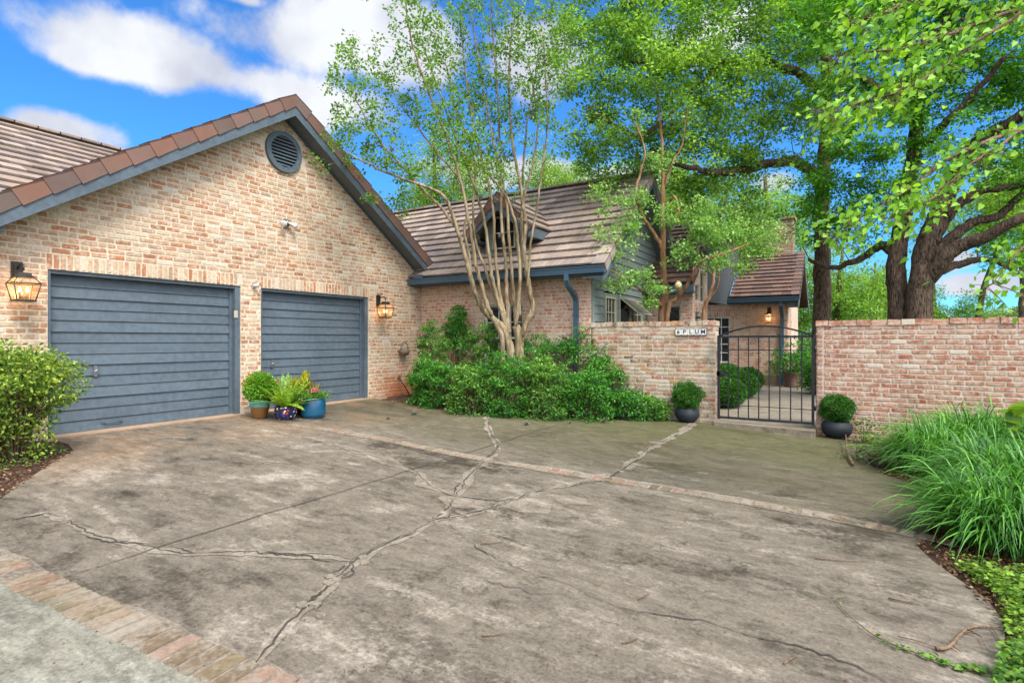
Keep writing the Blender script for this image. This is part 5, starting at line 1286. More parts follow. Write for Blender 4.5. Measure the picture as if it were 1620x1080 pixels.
# fences beyond
f = thing('wood_fence', (0.5, 27, -0.2), 'weathered grey board fence far behind the gate', 'fence'); mb = MB(); x = -4.0
WOOD = simple('fence_wood', srgb(132, 116, 98, 0.75), 0.9, nscale=16, var=0.2)
while x < 6: mb.box((x, 27.0, -0.3), (x + 0.135, 27.02, 1.42 + random.uniform(-.01, .01))); x += 0.145
mb.build('boards', WOOD, f)
for x in (-3.9, -1.5, 0.9, 3.3, 5.7): mb = MB(); mb.box((x - 0.05, 27.021, -0.3), (x + 0.05, 27.12, 1.35)); mb.build('post', WOOD, f)
f = thing('iron_fence', (0, 22.5, -0.2), 'low black iron fence in front of the board fence', 'fence')
for z in (1.05, 0.85, -0.1): mb = MB(); mb.box((-1.3, 22.49, z), (1.3, 22.51, z + 0.03)); mb.build('rail', BLACK, f)
mb = MB(); x = -1.3
while x < 1.31: mb.box((x, 22.492, -0.2), (x + 0.015, 22.508, 1.08)); x += 0.13
mb.build('bars', BLACK, f); mb = MB(); mb.box((-1.35, 22.46, -0.3), (-1.27, 22.54, 1.25)); mb.build('post', BLACK, f)
# distant white post seen over the right wall
c = at(1497, 500, 45); c[2] = -0.35; f = thing('gate_post', c, 'small distant white post with cap above the right wall', 'post'); mb = MB(); mb.box(c - np.array((.22, .22, 0)), c + np.array((.22, .22, 3.35))); mb.build('shaft', WHITE, f); mb = MB(); mb.lathe(c + ZU*3.351, [(0.35, 0), (0.36, 0.08), (0.1, 0.2), (0.14, 0.32), (0.02, 0.45)], 12); mb.build('finial', WHITE, f)
# ------------------------------------------------------------------ trees
def smooth(pts, n=4):
    P = np.array(pts, float); Q = []
    for i in range(len(P) - 1):
        p0 = P[max(i-1, 0)]; p1 = P[i]; p2 = P[i+1]; p3 = P[min(i+2, len(P)-1)]
        for k in range(n):
            t = k/n; Q.append(0.5*((2*p1) + (-p0+p2)*t + (2*p0-5*p1+4*p2-p3)*t*t + (-p0+3*p1-3*p2+p3)*t**3))
    Q.append(P[-1]); return np.array(Q)
class Tree:
    def __init__(s): s.wood = MB(); s.nodes = []; s.rad = []; s.limbs = []
    def limb(s, pts, r0, r1, n=10, wob=0.0, part=None):
        Q = smooth(pts, 5); k = len(Q)
        if wob: Q[1:-1] += rng.normal(0, wob, (k-2, 3))
        rr = np.linspace(r0, r1, k)*(1 + 0.015*rng.normal(0, 1, k)); 
        (part or s.wood).tube(Q, rr, n); s.nodes += list(Q[1:]); s.rad += list(rr[1:]); return Q
    def reach(s, targets, step=0.45, rmin=0.006, k_len=0.012, wander=0.10, start_min=0.0, maxr=0.5):
        T = np.array(targets); nd = np.array(s.nodes); rd = np.array(s.rad)
        d = np.array([np.min(np.linalg.norm(nd - t, axis=1)) for t in T]); order = np.argsort(d)
        nd = list(nd); rd = list(rd)
        for j in order:
            t = T[j]; A = np.array(nd); dist = np.linalg.norm(A - t, axis=1) + np.maximum(0, (A[:, 2] - t[2]))*0.3 - np.minimum(np.array(rd), 0.1)*2
            i = int(np.argmin(dist)); p = A[i]; L = np.linalg.norm(t - p)
            n = max(2, int(L/step)); r0 = min(rd[i]*0.8, rmin + k_len*L); f = np.linspace(0, 1, n + 1)[:, None]
            Q = p + (t - p)*f; perp = rng.normal(0, wander, 3)*L; Q += np.sin(f*math.pi)*perp*0.5; Q[1:-1] += rng.normal(0, 0.03*L/n + 0.01, (n-1, 3))
            rr = np.linspace(r0, rmin*0.6, n + 1); s.wood.tube(Q, rr, 5 if r0 < 0.05 else 7, cap=False)
            for q, r in zip(Q[1:], rr[1:]): nd.append(q); rd.append(r)
        s.nodes, s.rad = nd, rd
def pads_to_centers(pads, dens):
    out = []
    for (u, v, t, r) in pads:
        c = at(u, v, t); n = max(6, int(dens*r**2.3)); o = runit(n)*(rng.random(n)**0.5)[:, None]*r; o[:, 2] *= 0.8; out.append(c + o)
    return np.vstack(out)
def foliage(parent, centers, per, rad, size, wid, mat, droop=0.1, flat=0.5, name='crown', shape='rhomb'):
    P, D, N, L = sprays(centers, rad*rng.uniform(0.6, 1.3, len(centers)), per, size, flat, 0.9, droop)
    return leaves(name, P, D, N, L, wid*L/size, mat, parent, shape)

# --- tall oak just behind the courtyard (trunk at the right of the far roof)
b = at(1300, 503, 14.2); b[2] = -0.3
T1 = thing('shade_tree', b, 'tall tree with straight dark trunk rising behind the courtyard, just right of the far roof', 'tree', 'big shade trees behind the walls')
tr = Tree(); tk = MB()
Q = tr.limb([b, at(1300, 470, 14.2), at(1301, 400, 14.2), at(1300, 330, 14.2), at(1303, 260, 14.2), at(1308, 190, 14.2), at(1306, 100, 14.0), at(1290, 0, 13.8), at(1270, -90, 13.6)], 0.225, 0.09, 14, 0.01, tk)
tk.build('trunk', BARK, T1)
tr.limb([at(1300, 292, 14.2), at(1280, 270, 13.8), at(1258, 257, 13.4), at(1225, 259, 13.0), at(1180, 268, 12.8), at(1130, 272, 12.6), at(1080, 262, 12.6), at(1030, 235, 12.6)], 0.15, 0.04, 10, 0.02)
tr.limb([at(1306, 150, 14), at(1270, 120, 13.4), at(1210, 100, 13), at(1140, 100, 12.6), at(1070, 90, 12.2), at(1000, 100, 12)], 0.13, 0.035, 9, 0.02)
tr.limb([at(1140, 100, 12.6), at(1090, 150, 12.2), at(1050, 190, 12), at(1010, 215, 12), at(960, 190, 12), at(930, 170, 12)], 0.07, 0.025, 8, 0.02)
tr.limb([at(1300, 60, 13.9), at(1240, 10, 13), at(1160, -30, 12.5), at(1060, -20, 12), at(980, 10, 12)], 0.12, 0.03, 9, 0.02)
tr.limb([at(1303, 260, 14.2), at(1340, 225, 14), at(1352, 170, 13.6), at(1340, 110, 13)], 0.09, 0.03, 8, 0.02)
pads = [(930,110,12,1.0),(985,50,12,1.5),(1000,170,12.2,1.3),(950,215,12.4,1.0),(925,270,12.6,.6),(985,270,12.8,.8),(1060,70,12,1.6),(1060,-60,12.4,1.7),(1150,30,12.4,1.7),(1120,150,12.2,1.4),(1190,150,12.6,1.5),(1060,230,12.8,1.1),(1130,240,12.6,1.1),
        (1190,245,13,1.0),(1240,60,12.8,1.5),(1250,180,13,1.1),(1170,-80,12.6,1.8),(1280,-60,13.2,1.7),(1330,70,13,1.2),(980,-60,12.2,1.5),(905,40,12.4,.8),(1090,320,13.4,.9),(1170,320,14,1.0),(1000,330,13,.5),(1320,180,13.2,.9)]
ct = pads_to_centers(pads, 21); ct = ct[ct[:, 2] > 2.9]; ct = ct[rng.random(len(ct)) < 0.92]; tr.reach(ct, k_len=0.010); tr.wood.build('branch', BARK, T1)
foliage(T1, ct, 105, 0.36, 0.090, 0.050, LF_OAK)
print('T1', len(ct))
# --- twin trunk tree behind the right wall
b = at(1440, 505, 11.6); b[2] = -0.33
T2 = thing('shade_tree', b, 'massive twin-trunked tree with spreading dark limbs behind the right brick wall', 'tree', 'big shade trees behind the walls')
tr = Tree(); tk = MB(); tA = MB()
bA = at(1422, 505, 11.9); bA[2] = -0.33; bB = at(1460, 505, 11.5); bB[2] = -0.33
tr.limb([bA, at(1421, 480, 11.9), at(1417, 430, 11.9), at(1425, 370, 11.9), at(1434, 300, 11.8), at(1446, 240, 11.7), at(1450, 180, 11.6), at(1440, 100, 11.5), at(1420, 10, 11.3), at(1400, -80, 11.2)], 0.215, 0.08, 14, 0.01, tA); tA.build('trunk', BARK, T2)
tr.limb([bB, at(1455, 480, 11.5), at(1458, 440, 11.5), at(1462, 400, 11.5), at(1474, 365, 11.4), at(1490, 325, 11.3), at(1508, 285, 11.2), at(1530, 240, 11), at(1560, 215, 10.8), at(1620, 180, 10.4), at(1700, 120, 10)], 0.255, 0.08, 14, 0.01, tk); tk.build('trunk', BARK, T2)
tr.limb([at(1460, 445, 11.5), at(1480, 428, 11.3), at(1500, 402, 11.1), at(1530, 385, 10.9), at(1562, 374, 10.6), at(1600, 352, 10.3), at(1660, 330, 10)], 0.18, 0.08, 12, 0.012)
tr.limb([at(1466, 420, 11.5), at(1484, 398, 11.4), at(1508, 374, 11.3), at(1526, 360, 11.2), at(1546, 349, 11.1), at(1580, 342, 11), at(1600, 322, 10.9), at(1640, 280, 10.8)], 0.13, 0.06, 10, 0.012)
tr.limb([at(1476, 385, 11.4), at(1500, 340, 11.2), at(1530, 313, 11), at(1566, 299, 10.9), at(1600, 296, 10.8), at(1650, 280, 10.6)], 0.12, 0.05, 10, 0.012)
tr.limb([at(1480, 432, 11.3), at(1505, 422, 11.5), at(1535, 413, 11.7), at(1565, 411, 11.9), at(1600, 425, 12), at(1640, 450, 12)], 0.10, 0.03, 9, 0.01)
tr.limb([at(1417, 400, 11.9), at(1395, 388, 12.2), at(1372, 404, 12.4), at(1345, 416, 12.6), at(1312, 424, 12.9), at(1280, 410, 13.3)], 0.11, 0.04, 9, 0.012)
tr.limb([at(1446, 240, 11.7), at(1475, 215, 11.2), at(1500, 190, 10.8), at(1540, 150, 10.5), at(1590, 90, 10)], 0.10, 0.04, 9, 0.012)
tr.limb([at(1448, 190, 11.6), at(1415, 160, 11.2), at(1375, 130, 11), at(1335, 110, 10.8), at(1300, 90, 10.8)], 0.11, 0.035, 9, 0.015)
tr.limb([at(1440, 100, 11.5), at(1480, 50, 11), at(1530, 0, 10.6), at(1580, -50, 10.4)], 0.10, 0.04, 9, 0.015)
pads = [(1340,30,11,1.3),(1400,-40,11,1.5),(1430,60,11.5,1.2),(1510,10,11,1.4),(1590,40,10.5,1.3),(1560,120,10.6,1.1),(1500,130,11,1.0),(1620,150,10.4,1.1),(1360,150,11,.9),(1400,240,11,.9),(1340,240,11.4,1.0),(1350,310,11.6,.9),(1300,300,12,.8),
        (1400,320,11.2,.7),(1470,210,10.8,.8),(1440,290,10.9,.6),(1580,250,10.8,.9),(1650,260,10.4,.9),(1620,-40,10.5,1.4),(1700,60,10,1.4),(1330,350,12,.8),(1440,150,10.9,.9),(1270,340,12.6,.6),(1530,260,12,.5),(1630,420,11,.5),(1610,380,11.2,.6)]
ct = pads_to_centers(pads, 24); ct = ct[ct[:, 2] > 2.6]; tr.reach(ct, k_len=0.010); tr.wood.build('limb', BARK, T2)
foliage(T2, ct, 110, 0.32, 0.076, 0.043, LF_OAK2); print('T2', len(ct))

# --- trees further back
def back_tree(u, t, htop, spread, label, mat, trunk=0.22, lean=0, seeds=26, size=0.16, per=90, zlow=2.0, vtop=None, crad=0.9, group='trees behind the walls and roofs', dens=1.0):
    b = at(u, 537, t); b[2] = -0.35; T = thing('background_tree', b, label, 'tree', group); tr = Tree(); tk = MB()
    top = b + np.array((lean, 0, htop)); 
    tr.limb([b, b + np.array((lean*.1, 0.1, htop*.3)), b + np.array((lean*.5, -0.1, htop*.65)), top], trunk, trunk*0.25, 10, 0.04, tk); tk.build('trunk', BARK, T)
    o = runit(seeds)*(rng.random(seeds)**0.5)[:, None]*np.array((spread, spread, (htop - zlow)/2)); cts = b + np.array((lean*.5, 0, (htop + zlow)/2)) + o
    # irregular silhouette
    sub = []
    for c in cts:
        k = int(9*dens); q = c + runit(k)*(rng.random(k)**0.4)[:, None]*crad; sub.append(q)
    ct = np.vstack(sub); ct = ct[ct[:, 2] > zlow*0.7 - 0.35]
    tr.reach(cts, step=0.8, rmin=0.02, k_len=0.02); tr.reach(ct[::2], step=0.6, rmin=0.012, k_len=0.012); tr.wood.build('branch', BARK, T)
    foliage(T, ct, per, 0.55, size, size*0.5, mat); return T
back_tree(1232, 26, 9.5, 2.6, 'tree with a curving trunk directly behind the brick chimney', LF_OAK, 0.3, -0.6, 26, 0.12, 80, 4.0)
back_tree(1320, 24, 5.5, 2.4, 'low branching tree between the straight trunk and the twin trunks', LF_OAK, 0.2, 0.3, 30, 0.11, 80, 0.6)
back_tree(1385, 30, 5.8, 2.6, 'yellow-green tree low behind the right wall between the trunks', LF_BG, 0.2, 0, 28, 0.13, 70, 0.4)
back_tree(1540, 24, 9.0, 3.0, 'bright yellow-green tree behind the spreading limbs at right', LF_BG, 0.16, 1.8, 30, 0.12, 80, 5.0)
back_tree(1620, 30, 12.0, 3.0, 'yellow-green tree at the far right edge behind the big limbs', LF_BG, 0.25, 0, 26, 0.14, 70, 6.5)
back_tree(1480, 34, 5.2, 2.6, 'rounded tree just right of the twin trunks above the wall', LF_OAK, 0.2, 0, 26, 0.14, 80, 0.6)
back_tree(1250, 34, 6.5, 3.0, 'light green tree filling the gap above the gate', LF_BG, 0.2, 0, 30, 0.14, 70, 0.5)
back_tree(700, 22, 9.6, 2.2, 'yellow-green tree behind the house roof left of the dormer', LF_BG, 0.2, -0.5, 26, 0.10, 80, 5.5, crad=0.8)
back_tree(860, 26, 10.8, 2.4, 'pale green tree behind the house ridge right of the dormer', LF_BG, 0.2, 0, 24, 0.11, 70, 6.5, crad=0.9)
back_tree(1010, 24, 9.8, 2.6, 'leafy tree behind the right end of the main roof', LF_OAK, 0.25, 0, 26, 0.12, 80, 5.0)
back_tree(1100, 21, 8.6, 2.6, 'leafy tree over the low courtyard roofs', LF_BG, 0.22, 0, 34, 0.10, 80, 4.2)
back_tree(1180, 24, 8.0, 2.0, 'leafy tree left of the chimney', LF_OAK, 0.22, 0, 24, 0.11, 80, 4.0)
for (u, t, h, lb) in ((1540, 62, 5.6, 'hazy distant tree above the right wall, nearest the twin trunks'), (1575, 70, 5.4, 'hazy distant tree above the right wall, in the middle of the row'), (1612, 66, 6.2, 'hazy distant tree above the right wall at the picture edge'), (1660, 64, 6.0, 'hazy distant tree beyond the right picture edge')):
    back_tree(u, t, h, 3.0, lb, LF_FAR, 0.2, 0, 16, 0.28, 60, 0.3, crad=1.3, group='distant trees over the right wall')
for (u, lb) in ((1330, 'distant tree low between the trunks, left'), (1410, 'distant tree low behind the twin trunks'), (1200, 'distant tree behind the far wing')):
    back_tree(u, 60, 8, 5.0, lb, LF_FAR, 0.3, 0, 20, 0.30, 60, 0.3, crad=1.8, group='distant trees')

# --- crape myrtle in front of the house (many stems)
MY = 11.2
b = at(814, 575, 10.75); b[2] = gz(b[0]) - 0.02
T3 = thing('crape_myrtle', b, 'multi-stemmed crape myrtle with pale smooth trunks in front of the dormer', 'tree')
tr = Tree()
def px(path, t0, t1):
    n = len(path); return [at(u, v, t0 + (t1 - t0)*i/(n-1)) for i, (u, v) in enumerate(path)]
b1 = b + np.array((-0.10, 0.0, 0)); b2 = b + np.array((0.08, 0.05, 0)); b3 = b + np.array((-0.3, -0.05, 0))
tr.limb([b1, at(808, 560, 10.75), at(803, 538, 10.75), at(795, 518, 10.74), at(784, 508, 10.7)], 0.085, 0.065, 12)
tr.limb([b2, at(822, 555, 10.8), at(820, 530, 10.8), at(816, 515, 10.8)], 0.095, 0.08, 12)
tr.limb([at(803, 540, 10.75), at(800, 515, 10.78), at(795, 495, 10.8)], 0.06, 0.05, 10)
tr.limb([b3, at(795, 545, 10.5), at(788, 520, 10.45), at(778, 500, 10.4)], 0.055, 0.045, 10)
paths = [
 ([(784,508),(768,494),(757,475),(745,440),(733,395),(722,358),(704,313),(673,295),(622,278),(580,258),(545,240)], 10.7, 9.6, 0.060, 0.012),
 ([(724,362),(711,345),(690,320),(667,298),(644,271),(610,235),(580,190),(560,150)], 10.2, 9.8, 0.034, 0.010),
 ([(778,500),(770,480),(762,450),(753,418),(744,364),(735.5,313),(722,262),(700,200),(672,130),(650,60),(640,0)], 10.4, 10.0, 0.045, 0.012),
 ([(795,495),(788,476),(780,445),(775.5,418),(769,364),(758,318),(740,268),(715,200),(690,130),(668,70)], 10.8, 10.8, 0.045, 0.012),
 ([(800,520),(796,490),(790,462),(783,395),(779,318),(762,250),(746,180),(735,100),(728,30)], 10.8, 11.1, 0.042, 0.012),
 ([(805,527),(804,500),(802,469),(800,418),(794,362),(793,307),(791,240),(788,160),(782,80),(776,10)], 10.78, 11.2, 0.045, 0.012),
 ([(816,515),(815,490),(812,462),(807,395),(802,329),(796,290),(782,230),(768,160),(757,90),(745,20)], 10.8, 11.2, 0.042, 0.012),
 ([(823,532),(834,508),(842,490),(839,465),(833,430),(829,395),(831,351),(825,302),(813,240),(806,170),(806,100),(812,40)], 10.8, 10.9, 0.062, 0.014),
 ([(816,515),(820,485),(822,429),(818,373),(812,340),(800,310),(780,284),(755,262),(725,235),(700,205)], 10.75, 10.2, 0.040, 0.010),
 ([(834,455),(838,420),(840,384),(849,329),(856,284),(862,240),(866,180),(862,110),(858,50)], 10.7, 10.5, 0.026, 0.010),
 ([(822,500),(822,458),(826,400),(825,340),(827,270),(832,210),(842,150),(852,80)], 10.9, 11.4, 0.036, 0.012),
 ([(831,351),(828,320),(838,280),(846,240),(850,200),(845,150),(835,90)], 10.8, 11.0, 0.030, 0.010),
 ([(797,505),(780,460),(766,420),(752,380),(748,330),(752,280),(745,230),(720,170),(705,100)], 10.8, 11.3, 0.036, 0.010),
 ([(745,440),(742,405),(735,370),(738,330),(724,280),(690,240),(660,200),(630,160),(605,120)], 10.55, 10.9, 0.030, 0.010),
]
tips = []
for (pth, t0, t1, r0, r1) in paths:
    Q = tr.limb(px(pth, t0, t1), r0, r1, 9, 0.006); tips.append(Q)
tg = []
for Q in tips:
    k = len(Q)
    for i in range(int(k*0.60), k):
        if rng.random() < (0.35 if i < k*0.7 else 0.95):
            for _ in range(3):
                d = rng.normal(0, 1, 3)*np.array((.34, .34, .20)); d[2] += 0.38; f = (i/k - 0.3); tg.append(Q[i] + d*rng.uniform(0.4, 1.6)*f*1.5)
    for _ in range(6): tg.append(Q[-1] + rng.normal(0, .22, 3) + np.array((0, 0, rng.uniform(.1, .7))))
extra = [(545,90),(560,130),(530,150),(535,210),(560,235),(600,300),(640,290),(700,25),(560,80),(580,180),(650,330),(620,310),(870,180),(880,230),(870,120),(600,150),(640,210)]
for (u, v) in extra:
    for _ in range(5): tg.append(at(u, v, 10.2) + rng.normal(0, .2, 3))
tg = np.array(tg); tg = tg[tg[:, 2] < 9.6]; tr.reach(tg, step=0.3, rmin=0.004, k_len=0.009, wander=0.16)
tr.wood.build('trunk', BARK_M, T3); print('T3', len(tg))
foliage(T3, tg, 27, 0.13, 0.062, 0.042, LF_MYR, 0.0, 0.9)
ms = []
for _ in range(26):
    Q = tips[rng.integers(len(tips))]; i = rng.integers(int(len(Q)*.4), int(len(Q)*.75)); ms.append(Q[i] + rng.normal(0, .05, 3))
for q in ms:
    k = 90; a = runit(k); leaves('moss_tuft', np.tile(q, (k, 1)), a, runit(k), 0.085*rng.uniform(.5, 1.2, k), 0.008, MOSSB, T3)

# --- crape myrtle in the courtyard behind the name wall
b = at(1048, 510, 11.5); b[2] = -0.2
T4 = thing('crape_myrtle', b, 'brown-barked crape myrtle rising behind the name wall in front of the sage siding', 'tree')
tr = Tree()
tr.limb([b, at(1048, 500, 11.5), at(1053, 465, 11.5), at(1049, 413, 11.5), at(1048, 339, 11.5), at(1049, 265, 11.5), at(1045, 200, 11.6), at(1038, 130, 11.7)], 0.095, 0.015, 10, 0.008)
tr.limb([b + XU*0.06, at(1056, 497, 11.4), at(1070, 472, 11.3), at(1086, 452, 11.1), at(1098, 434, 10.9), at(1112, 412, 10.7), at(1150, 400, 10.5), at(1185, 385, 10.4)], 0.055, 0.014, 8, 0.006)
tr.limb([at(1048, 395, 11.5), at(1032, 365, 11.4), at(1018, 345, 11.3), at(1006, 309, 11.2), at(1012, 275, 11.1), at(1020, 240, 11.1), at(1005, 190, 11.2)], 0.045, 0.012, 8, 0.008)
tr.limb([at(1050, 330, 11.5), at(1066, 312, 11.3), at(1074, 330, 11.1), at(1072, 355, 11)], 0.03, 0.012, 7, 0.006)
tr.limb([at(1050, 300, 11.5), at(1062, 262, 11.4), at(1080, 225, 11.3), at(1088, 170, 11.2)], 0.03, 0.010, 7, 0.01)
tr.limb([at(1051, 490, 11.5), at(1032, 470, 11.2), at(1012, 458, 11), at(985, 440, 10.8), at(965, 425, 10.7)], 0.035, 0.010, 7, 0.008)
tg = []
for (u, v, t, r, k) in ((1110,370,10.9,.55,34),(1160,370,10.8,.55,34),(1080,400,11,.4,20),(1200,390,10.8,.45,22),(1130,410,10.8,.4,20),(970,380,10.9,.5,22),(1000,360,11,.4,16),(960,320,11,.5,16),(1000,440,10.8,.35,16),(975,450,10.8,.25,8),(1040,455,10.9,.25,10),(1030,480,10.9,.15,6),(1010,310,11.1,.4,14),(1045,250,11.3,.4,12),(1080,180,11.3,.4,10),(1010,190,11.3,.4,10),(1040,140,11.5,.3,8),(1180,420,10.8,.3,10),(1105,330,11,.4,14),(960,410,10.8,.3,10),(1060,340,11,.35,12),(1220,370,10.8,.4,14)):
    tg.append(at(u, v, t) + runit(k)*(rng.random(k)**0.6)[:, None]*r*np.array((1, 1, .75)))
tg = np.vstack(tg); tr.reach(tg, step=0.3, rmin=0.004, k_len=0.010, wander=0.22); tr.wood.build('trunk', BARK_C, T4)
foliage(T4, tg, 34, 0.17, 0.062, 0.044, LF_MYR2, 0.05, 0.6)
b = at(1114, 512, 12.6); b[2] = -0.2
T5 = thing('crape_myrtle', b, 'slender leaning crape myrtle in front of the arched courtyard window', 'tree')
tr = Tree(); tr.limb([b, at(1113, 503, 12.6), at(1122, 470, 12.6), at(1129, 440, 12.6), at(1133, 400, 12.6), at(1138, 350, 12.6), at(1150, 310, 12.6)], 0.06, 0.015, 9, 0.008)
tr.limb([at(1122, 472, 12.6), at(1135, 455, 12.5), at(1138, 430, 12.4), at(1136, 405, 12.4)], 0.022, 0.010, 7, 0.006); tr.limb([at(1130, 440, 12.6), at(1118, 420, 12.5), at(1106, 408, 12.4), at(1104, 395, 12.4)], 0.022, 0.010, 7, 0.006)
tg = np.vstack([at(u, v, t) + runit(k)*(rng.random(k)**0.6)[:, None]*r for (u, v, t, r, k) in ((1150,330,12.4,.5,18),(1180,350,12.4,.5,18),(1120,360,12.5,.4,12),(1210,350,12.6,.4,12),(1150,300,12.6,.4,12))]); tr.reach(tg, step=0.3, rmin=0.004, k_len=0.01); tr.wood.build('trunk', BARK_C, T5); foliage(T5, tg, 34, 0.18, 0.062, 0.042, LF_MYR2, 0.05, 0.6)
# mosaic egg hanging from the courtyard tree
q = at(1073, 452, 10.95)
def mosaic():
    m, nt, n = new_mat('mosaic_glass'); v = n.N.new('ShaderNodeTexVoronoi'); v.inputs['Scale'].default_value = 42; n.link(n.pos(), v.inputs['Vector']); sp = n.N.new('ShaderNodeSeparateColor'); n.link(v.outputs['Color'], sp.inputs[0])
    n.principled(n.ramp(sp.outputs[0], [(0, srgb(180, 170, 120)), (0.3, srgb(120, 130, 80)), (0.5, srgb(190, 90, 40)), (0.65, srgb(90, 100, 70)), (0.8, srgb(205, 190, 130))], 'CONSTANT'), 0.15, 0.3, None, 0.8); return m
t = thing('hanging_ornament', q, 'egg-shaped mosaic ornament hanging on a wire from the courtyard tree', 'ornament')
mb = MB(); mb.lathe(q, [(0.002, -0.10), (0.04, -0.088), (0.066, -0.05), (0.075, -0.005), (0.066, 0.045), (0.04, 0.085), (0.012, 0.102), (0.002, 0.104)], 24); mb.build('egg', mosaic(), t); mb = MB(); mb.tube([q + ZU*0.10, q + ZU*0.42], 0.003, 5); mb.build('wire', BLACK, t)
q = at(1105, 501, 12.2); t = thing('bird_feeder', q, 'small dark hanging dish on a thin wire near the leaning myrtle', 'feeder'); mb = MB(); mb.lathe(q, [(0.002, -0.04), (0.04, -0.035), (0.06, 0.0), (0.055, 0.0), (0.03, -0.025)], 16); mb.build('dish', BLACK, t); mb = MB(); mb.tube([q - ZU*0.0 + XU*0.05, q + ZU*0.4, at(1106, 440, 12.2), at(1107, 405, 12.3)], 0.003, 4); mb.tube([q - XU*0.05, q + ZU*0.4], 0.003, 4); mb.build('wire', METAL, t)

# --- redbud reaching in from the right, close to the camera
b = np.array((3.4, 3.9, -0.35)); b = at(1860, 700, 4.6); b[2] = gz(b[0])
T6 = thing('redbud_tree', b, 'redbud with large heart-shaped light green leaves reaching in from the upper right', 'tree')
tr = Tree(); tk = MB()
tr.limb([b, at(1850, 560, 4.6), at(1835, 400, 4.5), at(1815, 250, 4.4), at(1790, 100, 4.3), at(1760, -60, 4.3)], 0.10, 0.04, 12, 0.006, tk); tk.build('trunk', BARK, T6)
L1 = [tr.limb([at(1790, 100, 4.3), at(1700, 30, 4.2), at(1620, 15, 4.1), at(1540, 40, 4.0), at(1470, 65, 3.95), at(1400, 80, 3.9), at(1330, 85, 3.9)], 0.022, 0.004, 6, 0.006),
      tr.limb([at(1760, -20, 4.3), at(1660, -50, 4.1), at(1560, -40, 4.0), at(1470, -10, 3.9), at(1390, 25, 3.85), at(1340, 40, 3.8)], 0.02, 0.004, 6, 0.006),
      tr.limb([at(1620, 15, 4.1), at(1540, 70, 4.0), at(1470, 120, 3.9), at(1400, 150, 3.85), at(1340, 170, 3.85), at(1310, 180, 3.85)], 0.014, 0.004, 6, 0.006),
      tr.limb([at(1820, 280, 4.4), at(1720, 200, 4.3), at(1620, 205, 4.2), at(1560, 225, 4.1), at(1500, 250, 4.1), at(1450, 290, 4.0), at(1400, 320, 4.0), at(1350, 350, 4.0), at(1320, 375, 4.0)], 0.022, 0.004, 6, 0.006),
      tr.limb([at(1620, 205, 4.2), at(1550, 250, 4.0), at(1500, 290, 3.9), at(1450, 330, 3.9), at(1400, 345, 3.9)], 0.012, 0.004, 6, 0.006),
      tr.limb([at(1835, 400, 4.5), at(1740, 350, 4.2), at(1660, 370, 4.0), at(1610, 400, 3.9), at(1585, 430, 3.9), at(1560, 455, 3.9)], 0.014, 0.004, 6, 0.006)]
P, D, N = [], [], []
dens = [22, 20, 19, 16, 13, 8]
for Q, dn in zip(L1, dens):
    k = len(Q)
    for i in range(int(k*0.30), k):
        for _ in range(dn):
            q = Q[i] + rng.normal(0, 1, 3)*np.array((.10, .10, .085)) - ZU*0.03; P.append(q); D.append(np.array((-0.75, -0.25, -0.75)) + rng.normal(0, .38, 3)); N.append(np.array((0.3, -0.5, 0.8)) + rng.normal(0, .5, 3))
P = np.array(P); nd = np.array(tr.nodes); 
tw = tr.wood
for q in P[::3]:
    i = np.argmin(np.linalg.norm(nd - q, axis=1)); tw.tube([nd[i], (nd[i] + q)/2 + ZU*0.01, q], [0.003, 0.002, 0.0015], 4, cap=False)
tr.wood.build('branch', TWIG, T6)
leaves('crown', P, np.array(D), np.array(N), 0.043*rng.uniform(.5, 1.45, len(P)), 0.038, LF_RED, T6, 'heart', 0.12)

# ------------------------------------------------------------------ shrubs
def nandina(u, v, wid, hgt, label, mat=LF_NAN, n=60, per=60, y=None, leggy=0.0, lsz=0.060):
    c = gnd(u, v); 
    if y is not None: c = on_y(u, 537, y)
    c[2] = gz(c[0]) - 0.02; t = thing('nandina_shrub', c, label, 'shrub', 'shrubs in the bed below the house wall')
    cs = []; st = MB(); n = int(n*1.9); wid *= 1.08
    for i in range(n):
        a = rng.uniform(0, 6.283); r = math.sqrt(rng.random())*wid; z = hgt*1.28*(leggy + (1 - leggy)*rng.random()**1.0)*(1 - 0.22*(r/wid)**2)
        cs.append(c + np.array((r*math.cos(a), r*math.sin(a)*0.75, z)))
    for i in range(9):
        a = rng.uniform(0, 6.283); r = rng.uniform(.2, 1.1)*wid; hz = hgt*rng.uniform(1.05, 1.42)*(1 - 0.25*min(1, r/wid)); p0 = c + np.array((r*math.cos(a), r*math.sin(a)*.75, hz)); cs += [p0, p0 + rng.normal(0, .05, 3) - ZU*0.12]
    cs = np.array(cs)
    for q in cs[::3]: st.tube([c + (q - c)*np.array((.35, .35, 0)), c + (q - c)*np.array((.7, .7, .55)), q], [0.008, 0.006, 0.003], 5, cap=False)
    P, D, N, L = sprays(cs, 0.13*rng.uniform(.6, 1.35, len(cs)), int(per*0.9), lsz, 0.40, 0.9, 0.15); leaves('foliage', P, D, N, L, L*0.42, mat, t); st.build('cane', TWIG, t)
nandina(684, 636, 0.30, 1.35, 'nandina shrub in the corner by the garage wall, with a yellowish top', LF_NAN2, 60, 56)
nandina(672, 640, 0.26, 0.75, 'dark low nandina at the left end of the bed', LF_NAN, 40)
nandina(722, 630, 0.26, 1.62, 'tall leggy nandina with bare canes standing against the brick', LF_NAN, 34, 60, leggy=0.62)
nandina(700, 645, 0.40, 0.72, 'spreading nandina beneath the tall leggy one', LF_NAN, 50)
nandina(762, 640, 0.45, 1.30, 'bright green nandina just left of the crape myrtle stems', LF_NAN2, 70)
nandina(745, 654, 0.42, 0.70, 'yellow-green nandina at the drive edge left of the crape myrtle', LF_NAN2, 56)
